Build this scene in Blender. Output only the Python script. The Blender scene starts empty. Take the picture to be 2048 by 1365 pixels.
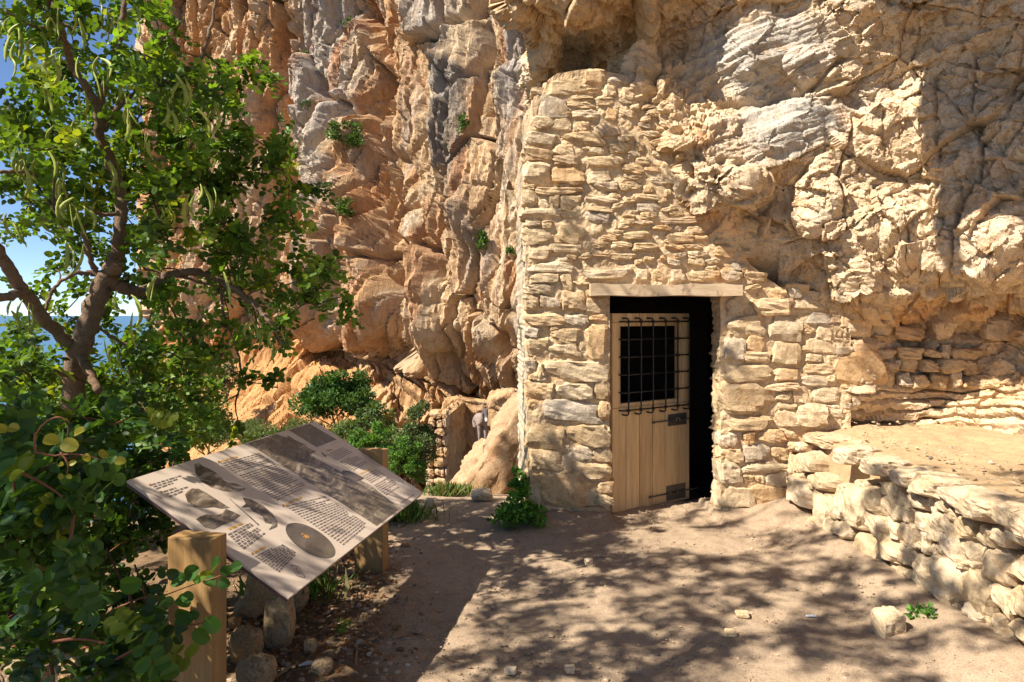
import bpy, bmesh, math, random
import numpy as np
from mathutils import Vector, Matrix

R = math.radians
rng = np.random.default_rng(7)
random.seed(7)
sc = bpy.context.scene
col = sc.collection

# ------------------------------------------------------------------ camera
FPX, CXP, HYP, EYE = 1365.0, 1024.0, 630.0, 1.65      # 24 mm lens in photo pixels, horizon row, eye height
cam_d = bpy.data.cameras.new('camera')
cam_d.sensor_width = 36.0
cam_d.lens = 24.0
cam_d.shift_y = -(682.5 - HYP) / 2048.0
cam_d.clip_start = 0.05
cam_d.clip_end = 40000.0
cam = bpy.data.objects.new('camera', cam_d)
cam.location = (0, 0, EYE)
cam.rotation_euler = (R(90), 0, 0)
col.objects.link(cam)
sc.camera = cam

# ------------------------------------------------------------------ sky and sun
SUN_EL, SUN_AZX, SUN_AZY = R(47), -0.89, -0.46        # direction towards the sun: left of the camera and behind it
n_ = math.hypot(SUN_AZX, SUN_AZY)
SUN = Vector((SUN_AZX / n_ * math.cos(SUN_EL), SUN_AZY / n_ * math.cos(SUN_EL), math.sin(SUN_EL)))
world = bpy.data.worlds.new('World')
sc.world = world
world.use_nodes = True
wn, wl = world.node_tree.nodes, world.node_tree.links
wn.clear()
sky = wn.new('ShaderNodeTexSky')
sky.sky_type = 'NISHITA'
sky.sun_disc = False
sky.sun_elevation = SUN_EL
sky.sun_rotation = math.atan2(SUN.x, SUN.y)
sky.altitude = 1200
sky.air_density = 0.7
sky.dust_density = 0.0
sky.ozone_density = 4.0
bg = wn.new('ShaderNodeBackground')
bg.inputs['Strength'].default_value = 0.08
wo = wn.new('ShaderNodeOutputWorld')
wl.new(sky.outputs[0], bg.inputs[0])
wl.new(bg.outputs[0], wo.inputs[0])
sun_d = bpy.data.lights.new('sun', 'SUN')
sun_d.energy = 5.0
sun_d.angle = R(0.55)
sun_d.color = (1.0, 0.93, 0.82)
sun_o = bpy.data.objects.new('sun', sun_d)
sun_o.rotation_euler = SUN.to_track_quat('Z', 'Y').to_euler()
sun_o.location = (-6, -4, 12)
col.objects.link(sun_o)
sc.view_settings.view_transform = 'Standard'
sc.view_settings.look = 'None'
sc.view_settings.gamma = 1.0
sc.view_settings.use_curve_mapping = False
sc.view_settings.exposure = 1.15

# ------------------------------------------------------------------ helpers
def P(u, v, Y):
    """photo pixel + distance -> point"""
    return Vector(((u - CXP) / FPX * Y, Y, EYE + (HYP - v) / FPX * Y))

def G(u, v, z=0.0):
    """photo pixel -> point on the level z"""
    return P(u, v, (EYE - z) * FPX / (v - HYP))

def on_plane(u, v, p0, n):
    o = Vector((0, 0, EYE)); d = Vector(((u - CXP) / FPX, 1, (HYP - v) / FPX))
    return o + d * ((Vector(p0) - o).dot(Vector(n)) / d.dot(Vector(n)))

def mesh_np(name, V, F, smooth=False, cols=None):
    V = np.asarray(V, np.float32); F = np.asarray(F, np.int32)
    k = F.shape[1]
    me = bpy.data.meshes.new(name)
    me.vertices.add(len(V)); me.vertices.foreach_set('co', V.ravel())
    me.loops.add(F.size); me.loops.foreach_set('vertex_index', F.ravel())
    me.polygons.add(len(F))
    me.polygons.foreach_set('loop_start', np.arange(0, F.size, k, dtype=np.int32))
    me.polygons.foreach_set('use_smooth', np.full(len(F), smooth))
    me.update(calc_edges=True)
    if cols is not None:
        a = me.attributes.new('Col', 'FLOAT_COLOR', 'POINT')
        c = np.ones((len(V), 4), np.float32); c[:, :3] = cols
        a.data.foreach_set('color', c.ravel())
    return me

def link(name, me, mat=None, parent=None):
    o = bpy.data.objects.new(name, me)
    col.objects.link(o)
    if mat is not None and len(me.materials) == 0:
        me.materials.append(mat)
    if parent is not None:
        o.parent = parent
    return o

def tag(o, label=None, cat=None, group=None, kind=None):
    if label: o['label'] = label
    if cat: o['category'] = cat
    if group: o['group'] = group
    if kind: o['kind'] = kind
    return o

def empty(name, loc, label, cat, group=None):
    o = bpy.data.objects.new(name, None)
    o.location = loc
    o.empty_display_size = 0.1
    col.objects.link(o)
    return tag(o, label, cat, group)

def child(name, me, mat, parent, inv=True):
    """mesh given in world coordinates, parented to an empty that is only translated"""
    o = link(name, me, mat, parent)
    if inv:
        o.matrix_parent_inverse = Matrix.Translation(parent.location).inverted()
    return o

class MB:
    """collects quads and triangles of one part"""
    def __init__(s): s.v, s.f = [], []
    def add(s, vs, fs):
        b = len(s.v); s.v += [tuple(p) for p in vs]; s.f += [tuple(i + b for i in f) for f in fs]
    def box(s, c, hx, hy, hz, ax=None):
        ax = ax or (Vector((1, 0, 0)), Vector((0, 1, 0)), Vector((0, 0, 1)))
        c = Vector(c)
        vs = [c + ax[0] * hx * i + ax[1] * hy * j + ax[2] * hz * k for k in (-1, 1) for j in (-1, 1) for i in (-1, 1)]
        s.add(vs, [(0, 2, 3, 1), (4, 5, 7, 6), (0, 1, 5, 4), (2, 6, 7, 3), (0, 4, 6, 2), (1, 3, 7, 5)])
    def tube(s, pts, rad, sides=8, cap=True):
        pts = [Vector(p) for p in pts]; n = len(pts)
        rad = rad if hasattr(rad, '__len__') else [rad] * n
        vs, fs = [], []
        up = None
        for i, p in enumerate(pts):
            t = (pts[min(i + 1, n - 1)] - pts[max(i - 1, 0)])
            t = t.normalized() if t.length > 1e-9 else Vector((0, 0, 1))
            if up is None:
                up = t.orthogonal().normalized()
            else:
                up = (up - t * up.dot(t))
                up = up.normalized() if up.length > 1e-6 else t.orthogonal().normalized()
            b = t.cross(up)
            for k in range(sides):
                a = 2 * math.pi * k / sides
                vs.append(p + (up * math.cos(a) + b * math.sin(a)) * rad[i])
        for i in range(n - 1):
            for k in range(sides):
                k2 = (k + 1) % sides
                fs.append((i * sides + k, i * sides + k2, (i + 1) * sides + k2, (i + 1) * sides + k))
        if cap:
            fs.append(tuple(range(sides - 1, -1, -1)))
            fs.append(tuple((n - 1) * sides + k for k in range(sides)))
        s.add(vs, fs)
    def mesh(s, name, smooth=False):
        me = bpy.data.meshes.new(name)
        me.from_pydata(s.v, [], s.f)
        if smooth:
            me.polygons.foreach_set('use_smooth', np.ones(len(me.polygons), bool))
        me.update()
        return me

def bevel_mesh(me, w, seg=1):
    bm = bmesh.new(); bm.from_mesh(me)
    bmesh.ops.bevel(bm, geom=list(bm.edges), offset=w, segments=seg, affect='EDGES', profile=0.6)
    bm.to_mesh(me); bm.free()
    return me

# ---- noise on arrays of points
_p = np.random.default_rng(3).permutation(256)
_p = np.concatenate([_p, _p, _p])
_g = np.random.default_rng(4).normal(size=(256, 3)); _g /= np.linalg.norm(_g, axis=1)[:, None]
_r = np.random.default_rng(5).random((256, 4))

def _h(i, j, k):
    return _p[_p[_p[i & 255] + (j & 255)] + (k & 255)]

def perlin(q):
    q = np.asarray(q, np.float64)
    i = np.floor(q).astype(np.int64); f = q - i
    w = f * f * f * (f * (f * 6 - 15) + 10)
    out = 0.0
    for dx in (0, 1):
        wx = w[:, 0] if dx else 1 - w[:, 0]
        for dy in (0, 1):
            wy = w[:, 1] if dy else 1 - w[:, 1]
            for dz in (0, 1):
                wz = w[:, 2] if dz else 1 - w[:, 2]
                g = _g[_h(i[:, 0] + dx, i[:, 1] + dy, i[:, 2] + dz)]
                out = out + wx * wy * wz * (g[:, 0] * (f[:, 0] - dx) + g[:, 1] * (f[:, 1] - dy) + g[:, 2] * (f[:, 2] - dz))
    return out * 1.6

def fbm(q, octv=4, gain=0.5, ridged=False):
    a, s, t = 1.0, 0.0, 0.0
    q = np.asarray(q, np.float64)
    for o in range(octv):
        n = perlin(q * (2.03 ** o) + 17.3 * o)
        if ridged: n = 1 - 2 * np.abs(n)
        s = s + a * n; t += a; a *= gain
    return s / t

def worley(q, full=False):
    """F1, F2, random value of the nearest cell"""
    q = np.asarray(q, np.float64)
    i = np.floor(q).astype(np.int64)
    f1 = np.full(len(q), 9.0); f2 = np.full(len(q), 9.0); idr = np.zeros(len(q))
    if full: off = np.zeros((len(q), 3)); hid = np.zeros(len(q), np.int64)
    for dx in (-1, 0, 1):
        for dy in (-1, 0, 1):
            for dz in (-1, 0, 1):
                hh = _h(i[:, 0] + dx, i[:, 1] + dy, i[:, 2] + dz)
                rr = _r[hh]
                d = np.sqrt((i[:, 0] + dx + rr[:, 0] - q[:, 0]) ** 2 + (i[:, 1] + dy + rr[:, 1] - q[:, 1]) ** 2 + (i[:, 2] + dz + rr[:, 2] - q[:, 2]) ** 2)
                m = d < f1
                f2 = np.where(m, f1, np.minimum(f2, d))
                idr = np.where(m, rr[:, 3], idr)
                if full:
                    o3 = q - i - np.array([dx, dy, dz]) - rr[:, :3]
                    off[m] = o3[m]; hid[m] = hh[m]
                f1 = np.where(m, d, f1)
    if full:
        return f1, f2, idr, off, _g[hid]
    return f1, f2, idr

def unit(a):
    return a / (np.linalg.norm(a, axis=1)[:, None] + 1e-9)

def sstep(a, b, x):
    t = np.clip((x - a) / (b - a), 0, 1)
    return t * t * (3 - 2 * t)

def seg_dist(u, v, pts):
    """distance of pixels to a polyline, and the fraction along it"""
    best = np.full(u.shape, 1e9)
    for (x0, y0), (x1, y1) in zip(pts[:-1], pts[1:]):
        dx, dy = x1 - x0, y1 - y0
        t = np.clip(((u - x0) * dx + (v - y0) * dy) / (dx * dx + dy * dy + 1e-9), 0, 1)
        best = np.minimum(best, np.hypot(u - x0 - t * dx, v - y0 - t * dy))
    return best

def in_poly(u, v, poly):
    c = np.zeros(u.shape, bool)
    n = len(poly)
    for a in range(n):
        x0, y0 = poly[a]; x1, y1 = poly[(a + 1) % n]
        cond = ((y0 > v) != (y1 > v)) & (u < (x1 - x0) * (v - y0) / (y1 - y0 + 1e-12) + x0)
        c ^= cond
    return c

def ell(u, v, cu, cv, ru, rv, rot=0.0):
    """1 at the centre of an ellipse, 0 at its rim and beyond, smooth"""
    c, s = math.cos(R(rot)), math.sin(R(rot))
    a = ((u - cu) * c + (v - cv) * s) / ru
    b = (-(u - cu) * s + (v - cv) * c) / rv
    return np.clip(1 - (a * a + b * b), 0, 1)

def grid_faces(nu, nv):
    a = np.arange(nu * nv).reshape(nv, nu)
    return np.stack([a[:-1, :-1].ravel(), a[1:, :-1].ravel(), a[1:, 1:].ravel(), a[:-1, 1:].ravel()], 1)

def grid_normals(V, nu, nv):
    g = V.reshape(nv, nu, 3)
    du = np.gradient(g, axis=1); dv = np.gradient(g, axis=0)
    n = np.cross(dv, du)
    n /= np.linalg.norm(n, axis=2)[..., None] + 1e-12
    return n.reshape(-1, 3)

def rbf(ctrl, u, v, c=25.0, smooth=0.10):
    ctrl = np.array(ctrl, float)
    p = ctrl[:, :2]; d = ctrl[:, 2]
    phi = lambda r2: -np.sqrt(r2 + c * c) / 100.0
    A = phi(((p[:, None] - p[None]) ** 2).sum(2)) + smooth * np.eye(len(p))
    n = len(p)
    M = np.zeros((n + 1, n + 1)); M[:n, :n] = A; M[:n, n] = 1; M[n, :n] = 1
    w = np.linalg.solve(M, np.concatenate([d, [0]]))
    out = np.full(u.shape, w[n])
    for k in range(n):
        out = out + w[k] * phi((u - p[k, 0]) ** 2 + (v - p[k, 1]) ** 2)
    return out

# ------------------------------------------------------------------ materials
def new_mat(name):
    m = bpy.data.materials.new(name); m.use_nodes = True
    nt = m.node_tree
    return m, nt, nt.nodes['Principled BSDF'], nt.nodes['Material Output']

def N(nt, t, **kw):
    n = nt.nodes.new(t)
    for k, v in kw.items():
        if k in n.inputs: n.inputs[k].default_value = v
        else: setattr(n, k, v)
    return n

def ramp(nt, fac, stops):
    r = nt.nodes.new('ShaderNodeValToRGB')
    e = r.color_ramp.elements
    while len(e) < len(stops): e.new(0.5)
    for k, (p, c) in enumerate(stops):
        e[k].position = p; e[k].color = (*c, 1) if len(c) == 3 else c
    nt.links.new(fac, r.inputs[0])
    return r.outputs[0]

def mixc(nt, fac, a, b, mode='MIX'):
    m = nt.nodes.new('ShaderNodeMix'); m.data_type = 'RGBA'; m.blend_type = mode
    for sock, val in ((0, fac), (6, a), (7, b)):
        if isinstance(val, (int, float)): m.inputs[sock].default_value = val
        elif isinstance(val, tuple): m.inputs[sock].default_value = (*val, 1)
        else: nt.links.new(val, m.inputs[sock])
    return m.outputs[2]

def noise(nt, vec, scale, detail=6, rough=0.6, out=0, dist=0.0):
    n = N(nt, 'ShaderNodeTexNoise', Scale=scale, Detail=detail, Roughness=rough, Distortion=dist)
    nt.links.new(vec, n.inputs['Vector'])
    return n.outputs[out]

def math_(nt, op, a, b=None):
    m = nt.nodes.new('ShaderNodeMath'); m.operation = op
    for k, val in ((0, a), (1, b)):
        if val is None: continue
        if isinstance(val, (int, float)): m.inputs[k].default_value = val
        else: nt.links.new(val, m.inputs[k])
    return m.outputs[0]

def position(nt):
    return nt.nodes.new('ShaderNodeNewGeometry').outputs['Position']

def bump(nt, bsdf, h, strength, dist):
    b = N(nt, 'ShaderNodeBump', Strength=strength, Distance=dist)
    nt.links.new(h, b.inputs['Height'])
    nt.links.new(b.outputs[0], bsdf.inputs['Normal'])

def rock_mat(name, base=None, k=1.0, attr=True, rough=0.92, bdist=0.02, bstr=0.7, obj_rand=None, zs=1.0):
    """limestone: colour from the surface's own attribute or per-stone ramp, mottled, pitted and veined"""
    m, nt, bs, out = new_mat(name)
    pos = position(nt)
    if zs != 1.0:
        mp = nt.nodes.new('ShaderNodeMapping'); mp.inputs['Scale'].default_value = (1, 1, zs); nt.links.new(pos, mp.inputs['Vector']); pos = mp.outputs[0]
    if attr:
        a = nt.nodes.new('ShaderNodeAttribute'); a.attribute_name = 'Col'
        c = a.outputs['Color']
    elif obj_rand:
        oi = nt.nodes.new('ShaderNodeObjectInfo')
        c = ramp(nt, oi.outputs['Random'], obj_rand)
    else:
        rgb = nt.nodes.new('ShaderNodeRGB'); rgb.outputs[0].default_value = (*base, 1); c = rgb.outputs[0]
    n1 = noise(nt, pos, 3.2 * k, 8, 0.62)
    n2 = noise(nt, pos, 19 * k, 9, 0.7)
    n3 = noise(nt, pos, 90 * k, 5, 0.7)
    v1 = ramp(nt, n1, [(0.3, (0.74, 0.66, 0.56)), (0.5, (1, 1, 1)), (0.72, (1.12, 1.1, 1.06))])
    c = mixc(nt, 0.75, c, v1, 'MULTIPLY')
    v2 = ramp(nt, n2, [(0.34, (0.62, 0.52, 0.42)), (0.5, (1, 1, 1)), (0.68, (1.16, 1.15, 1.15))])
    c = mixc(nt, 0.7, c, v2, 'MULTIPLY')
    v3 = ramp(nt, n3, [(0.36, (0.7, 0.66, 0.62)), (0.55, (1.05, 1.05, 1.05))])
    c = mixc(nt, 0.6, c, v3, 'MULTIPLY')
    # rusty seep stains
    n4 = noise(nt, pos, 1.7 * k, 7, 0.65, dist=0.6)
    f4 = ramp(nt, n4, [(0.56, (0, 0, 0)), (0.72, (1, 1, 1))])
    c = mixc(nt, math_(nt, 'MULTIPLY', f4, 0.55), c, mixc(nt, 1.0, c, (1.12, 0.72, 0.38), 'MULTIPLY'))
    nt.links.new(c, bs.inputs['Base Color'])
    bs.inputs['Roughness'].default_value = rough
    bs.inputs['Specular IOR Level'].default_value = 0.15
    vo = N(nt, 'ShaderNodeTexVoronoi', Scale=26 * k); nt.links.new(pos, vo.inputs['Vector'])
    pit = ramp(nt, vo.outputs['Distance'], [(0.0, (0, 0, 0)), (0.25, (1, 1, 1))])
    n5 = noise(nt, pos, 44 * k, 7, 0.68)
    h = math_(nt, 'ADD', math_(nt, 'MULTIPLY', n2, 1.5), math_(nt, 'MULTIPLY', n3, 0.5))
    h = math_(nt, 'ADD', h, math_(nt, 'MULTIPLY', pit, 0.14))
    h = math_(nt, 'ADD', h, math_(nt, 'MULTIPLY', n5, 0.8))
    bump(nt, bs, h, bstr, bdist)
    return m

M = {}
M['rock'] = rock_mat('limestone_overhang', bdist=0.014, bstr=0.8)
M['cliff'] = rock_mat('orange_cliff', k=0.3, bdist=0.075, bstr=0.9, zs=0.5)
M['stone'] = rock_mat('wall_stone', attr=False, bdist=0.013, bstr=0.75, obj_rand=[
    (0.0, (0.50, 0.36, 0.205)), (0.18, (0.62, 0.465, 0.28)), (0.34, (0.46, 0.33, 0.19)), (0.5, (0.63, 0.48, 0.30)),
    (0.64, (0.58, 0.385, 0.20)), (0.76, (0.48, 0.41, 0.32)), (0.88, (0.55, 0.42, 0.26)), (1.0, (0.66, 0.53, 0.36))])
M['ledge_stone'] = rock_mat('ledge_stone', attr=False, bdist=0.012, bstr=0.7, obj_rand=[
    (0.0, (0.52, 0.40, 0.26)), (0.3, (0.60, 0.47, 0.31)), (0.6, (0.53, 0.40, 0.24)), (1.0, (0.62, 0.50, 0.35))])
M['dark_stone'] = rock_mat('earthy_boulder', attr=False, bdist=0.02, bstr=0.8, obj_rand=[
    (0.0, (0.40, 0.27, 0.14)), (0.5, (0.46, 0.32, 0.17)), (1.0, (0.42, 0.31, 0.20))])
M['ruin_stone'] = rock_mat('ruin_stone', attr=False, k=0.6, bdist=0.04, bstr=0.8, obj_rand=[
    (0.0, (0.50, 0.33, 0.18)), (0.5, (0.58, 0.40, 0.23)), (1.0, (0.54, 0.42, 0.30))])
M['mortar'] = rock_mat('lime_mortar', base=(0.61, 0.46, 0.285), attr=False, bdist=0.012, bstr=0.7)
M['pale_mortar'] = rock_mat('pale_plaster', base=(0.56, 0.46, 0.33), attr=False, bdist=0.02, bstr=0.8)
M['interior'] = rock_mat('unlit_interior', base=(0.06, 0.045, 0.035), attr=False)  # near-black base puts the unlit room's darkness into the wall colour

def earth_mat(name, k=1.0, bstr=0.6):
    m, nt, bs, out = new_mat(name)
    pos = position(nt)
    a = nt.nodes.new('ShaderNodeAttribute'); a.attribute_name = 'Col'
    c = a.outputs['Color']
    n1 = noise(nt, pos, 1.6 * k, 6, 0.6); n2 = noise(nt, pos, 14 * k, 8, 0.68); n3 = noise(nt, pos, 120 * k, 4, 0.7)
    c = mixc(nt, 0.7, c, ramp(nt, n1, [(0.3, (0.82, 0.78, 0.74)), (0.7, (1.12, 1.1, 1.06))]), 'MULTIPLY')
    c = mixc(nt, 0.7, c, ramp(nt, n2, [(0.32, (0.7, 0.64, 0.58)), (0.5, (1, 1, 1)), (0.7, (1.12, 1.12, 1.1))]), 'MULTIPLY')
    c = mixc(nt, 0.7, c, ramp(nt, n3, [(0.33, (0.62, 0.58, 0.54)), (0.5, (1, 1, 1)), (0.68, (1.3, 1.28, 1.25))]), 'MULTIPLY')
    nt.links.new(c, bs.inputs['Base Color'])
    bs.inputs['Roughness'].default_value = 0.95
    bs.inputs['Specular IOR Level'].default_value = 0.1
    n4 = noise(nt, pos, 320 * k, 3, 0.7)
    c = mixc(nt, 0.5, c, ramp(nt, n4, [(0.35, (0.66, 0.63, 0.6)), (0.5, (1, 1, 1)), (0.66, (1.3, 1.3, 1.28))]), 'MULTIPLY')
    nt.links.new(c, bs.inputs['Base Color'])
    h = math_(nt, 'ADD', math_(nt, 'MULTIPLY', n2, 1.2), math_(nt, 'MULTIPLY', n3, 0.5))
    bump(nt, bs, h, bstr, 0.02)
    return m
M['earth'] = earth_mat('trodden_earth')

def wood_mat(name, c0, c1, c2, axis='Z', scale=1.0, rough=0.6, knots=0.0):
    m, nt, bs, out = new_mat(name)
    tc = nt.nodes.new('ShaderNodeTexCoord')
    oi = nt.nodes.new('ShaderNodeObjectInfo')
    mp = nt.nodes.new('ShaderNodeMapping')
    s = {'X': (1.1, 18, 18), 'Y': (18, 1.1, 18), 'Z': (18, 18, 1.1)}[axis]
    mp.inputs['Scale'].default_value = tuple(x * scale for x in s)
    ad = nt.nodes.new('ShaderNodeVectorMath'); ad.operation = 'ADD'
    nt.links.new(tc.outputs['Object'], ad.inputs[0])
    cb = nt.nodes.new('ShaderNodeCombineXYZ')
    rr = math_(nt, 'MULTIPLY', oi.outputs['Random'], 7.0)
    for k in range(3): nt.links.new(rr, cb.inputs[k])
    nt.links.new(cb.outputs[0], ad.inputs[1])
    nt.links.new(ad.outputs[0], mp.inputs['Vector'])
    n1 = noise(nt, mp.outputs[0], 1.0, 6, 0.6, dist=0.8); n2 = noise(nt, mp.outputs[0], 6.0, 5, 0.7)
    c = ramp(nt, n1, [(0.3, c0), (0.52, c1), (0.72, c2)])
    c = mixc(nt, 0.55, c, ramp(nt, n2, [(0.35, (0.72, 0.68, 0.62)), (0.6, (1.06, 1.06, 1.06))]), 'MULTIPLY')
    tint = ramp(nt, oi.outputs['Random'], [(0.0, (0.9, 0.88, 0.85)), (1.0, (1.1, 1.08, 1.05))])
    c = mixc(nt, 1.0, c, tint, 'MULTIPLY')
    if knots:
        n3 = noise(nt, tc.outputs['Object'], 7.0, 5, 0.65, dist=1.2)
        c = mixc(nt, math_(nt, 'MULTIPLY', ramp(nt, n3, [(0.56, (0, 0, 0)), (0.66, (1, 1, 1))]), knots), c, (0.20, 0.10, 0.05))
    nt.links.new(c, bs.inputs['Base Color'])
    bs.inputs['Roughness'].default_value = rough
    bs.inputs['Specular IOR Level'].default_value = 0.3
    bump(nt, bs, n2, 0.25, 0.004)
    return m
M['door_wood'] = wood_mat('door_pine', (0.50, 0.33, 0.16), (0.61, 0.42, 0.215), (0.69, 0.50, 0.28))
M['post_wood'] = wood_mat('treated_post', (0.27, 0.155, 0.06), (0.35, 0.21, 0.085), (0.42, 0.27, 0.12), scale=0.7)
M['lintel_wood'] = wood_mat('weathered_beam', (0.44, 0.31, 0.19), (0.58, 0.44, 0.29), (0.66, 0.52, 0.36), axis='X', knots=0.7, rough=0.8)

def flat_mat(name, c, rough=0.6, spec=0.3, metal=0.0, var=0.0, vs=20.0):
    m, nt, bs, out = new_mat(name)
    if var:
        n = noise(nt, position(nt), vs, 6, 0.65)
        cc = mixc(nt, 1.0, c, ramp(nt, n, [(0.3, (1 - var,) * 3), (0.7, (1 + var,) * 3)]), 'MULTIPLY')
        nt.links.new(cc, bs.inputs['Base Color'])
    else:
        bs.inputs['Base Color'].default_value = (*c, 1)
    bs.inputs['Roughness'].default_value = rough
    bs.inputs['Specular IOR Level'].default_value = spec
    bs.inputs['Metallic'].default_value = metal
    return m
M['iron'] = flat_mat('black_iron', (0.022, 0.021, 0.022), 0.42, 0.5, 0.4, 0.4, 60)
M['worn_iron'] = flat_mat('worn_iron', (0.11, 0.095, 0.08), 0.5, 0.4, 0.5, 0.5, 90)
M['steel'] = flat_mat('worn_steel', (0.4, 0.37, 0.32), 0.35, 0.5, 0.8)

def leaf_mat(name, hue=None, trans=0.42, rough=0.47, spec=0.32):
    m, nt, bs, out = new_mat(name)
    a = nt.nodes.new('ShaderNodeAttribute'); a.attribute_name = 'Col'
    c = a.outputs['Color']
    if hue: 
        rgb = nt.nodes.new('ShaderNodeRGB'); rgb.outputs[0].default_value = (*hue, 1); c = rgb.outputs[0]
    nt.links.new(c, bs.inputs['Base Color'])
    bs.inputs['Roughness'].default_value = rough
    bs.inputs['Specular IOR Level'].default_value = spec
    t = nt.nodes.new('ShaderNodeBsdfTranslucent')
    tc = mixc(nt, 1.0, c, (1.9, 1.6, 0.5), 'MULTIPLY')
    nt.links.new(tc, t.inputs['Color'])
    mx = nt.nodes.new('ShaderNodeMixShader'); mx.inputs[0].default_value = trans
    nt.links.new(bs.outputs[0], mx.inputs[1]); nt.links.new(t.outputs[0], mx.inputs[2])
    nt.links.new(mx.outputs[0], out.inputs['Surface'])
    return m
M['leaf'] = leaf_mat('carob_leaf')
M['bush_leaf'] = leaf_mat('bush_leaf', trans=0.3, rough=0.5, spec=0.3)
M['pod'] = flat_mat('carob_pod', (0.27, 0.31, 0.05), 0.5, 0.35, 0, 0.3, 30)
M['bark'] = rock_mat('carob_bark', base=(0.25, 0.17, 0.115), attr=False, k=1.4, bdist=0.015, bstr=0.9)
M['twig'] = flat_mat('twig_bark', (0.09, 0.055, 0.035), 0.8, 0.2, 0, 0.4, 40)
M['red_twig'] = flat_mat('reddish_shoot', (0.22, 0.08, 0.04), 0.7, 0.3)
# ================================================================== the setting
# ---- ground
def ground_z(x, y):
    x = np.asarray(x, float); y = np.asarray(y, float)
    t = np.clip(y - 6.0, 0, None)
    z = -np.minimum(0.2 * t ** 1.12, 4.3)
    lf = np.clip(-1.9 - x, 0, None)
    z = z - 0.10 * lf ** 1.15
    z = z - 0.55 * np.clip(-13 - x - 0.15 * np.clip(y - 20, 0, None), 0, None) ** 1.1
    z = z + 0.05 * sstep(5.15, 5.6, y) * (1 - sstep(5.9, 6.3, y)) * np.where((x > 1.66) | ((x < 0.82) & (x > 0.0)), 1, 0.1)
    z = z + 0.10 * np.exp(-((x - 2.3) / 0.28) ** 2) * (y > 2.5) * (y < 5.9)
    return z

def ground_col(x, y):
    q = np.stack([x, y, 0 * x], 1)
    n = fbm(q * 0.9, 4); n2 = fbm(q * 3.1 + 9, 4)
    c = np.tile(np.array([0.37, 0.28, 0.195]), (len(x), 1))
    c *= (1 + 0.18 * n[:, None])
    # the litter strip beside the board
    edge = -0.55 - 0.20 * (y - 3.0) + 0.12 * n2
    w = sstep(0.15, -0.15, x - edge)
    c = c * (1 - w[:, None]) + np.array([0.20, 0.135, 0.08]) * w[:, None] * (1 + 0.3 * n2[:, None])
    far = sstep(6.8, 9.0, y)
    c = c * (1 - far[:, None]) + np.array([0.30, 0.20, 0.11]) * far[:, None]
    return c

xs = np.arange(-4.6, 3.4, 0.024); ys = np.arange(2.5, 7.8, 0.024)
gx, gy = np.meshgrid(xs, ys)
x, y = gx.ravel(), gy.ravel()
q = np.stack([x, y, 0 * x], 1)
z = ground_z(x, y) + 0.02 * fbm(q * 1.4, 3) + 0.016 * fbm(q * 6, 4) + 0.008 * fbm(q * 24, 3)
litter = sstep(0.2, -0.2, x - (-0.55 - 0.2 * (y - 3.0)))
z += litter * 0.02 * fbm(q * 15, 3, 0.6)
z -= 0.035 * np.exp(-(((x - 1.25) / 0.4) ** 2 + ((y - 5.55) / 0.25) ** 2))
me = mesh_np('ground', np.stack([x, y, z], 1), grid_faces(len(xs), len(ys))[:, ::-1], True, ground_col(x, y))
tag(link('ground', me, M['earth']), kind='structure')

xs = np.concatenate([np.arange(-150, -30, 4.0), np.arange(-30, 14, 0.4)]); ys = np.concatenate([np.arange(-20, 0, 1.5), np.arange(0, 40, 0.4), np.arange(40, 110, 2.5)])
gx, gy = np.meshgrid(xs, ys)
x, y = gx.ravel(), gy.ravel()
q = np.stack([x, y, 0 * x], 1)
hole = ((x > -4.7) & (x < 3.5) & (y > 2.4) & (y < 7.9))
z = ground_z(x, y) - 0.05 + (0.25 * fbm(q * 0.3, 4) + 0.08 * fbm(q * 1.5, 3)) * sstep(7.5, 11, np.maximum(y, -x * 1.6))
z = np.where(hole, z - 0.08, z)
cc = ground_col(x, y)
gr = sstep(-0.1, 0.35, fbm(q * 0.35 + 4, 4))[:, None] * sstep(9, 14, y)[:, None]
cc = cc * (1 - gr) + np.array([0.10, 0.11, 0.045]) * gr
me = mesh_np('hillside', np.stack([x, y, z], 1), grid_faces(len(xs), len(ys))[:, ::-1], True, cc)
tag(link('hillside', me, M['earth']), kind='structure')

# ---- sea
m, nt, bs, out = new_mat('sea_water')
bs.inputs['Base Color'].default_value = (0.02, 0.09, 0.16, 1)
bs.inputs['Roughness'].default_value = 0.25
bump(nt, bs, noise(nt, position(nt), 0.25, 6, 0.6), 0.5, 0.4)
mb = MB(); mb.add([(-25000, -3000, -45), (25000, -3000, -45), (25000, 30000, -45), (-25000, 30000, -45)], [(0, 1, 2, 3)])
tag(link('sea', mb.mesh('sea'), m), kind='structure')

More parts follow.
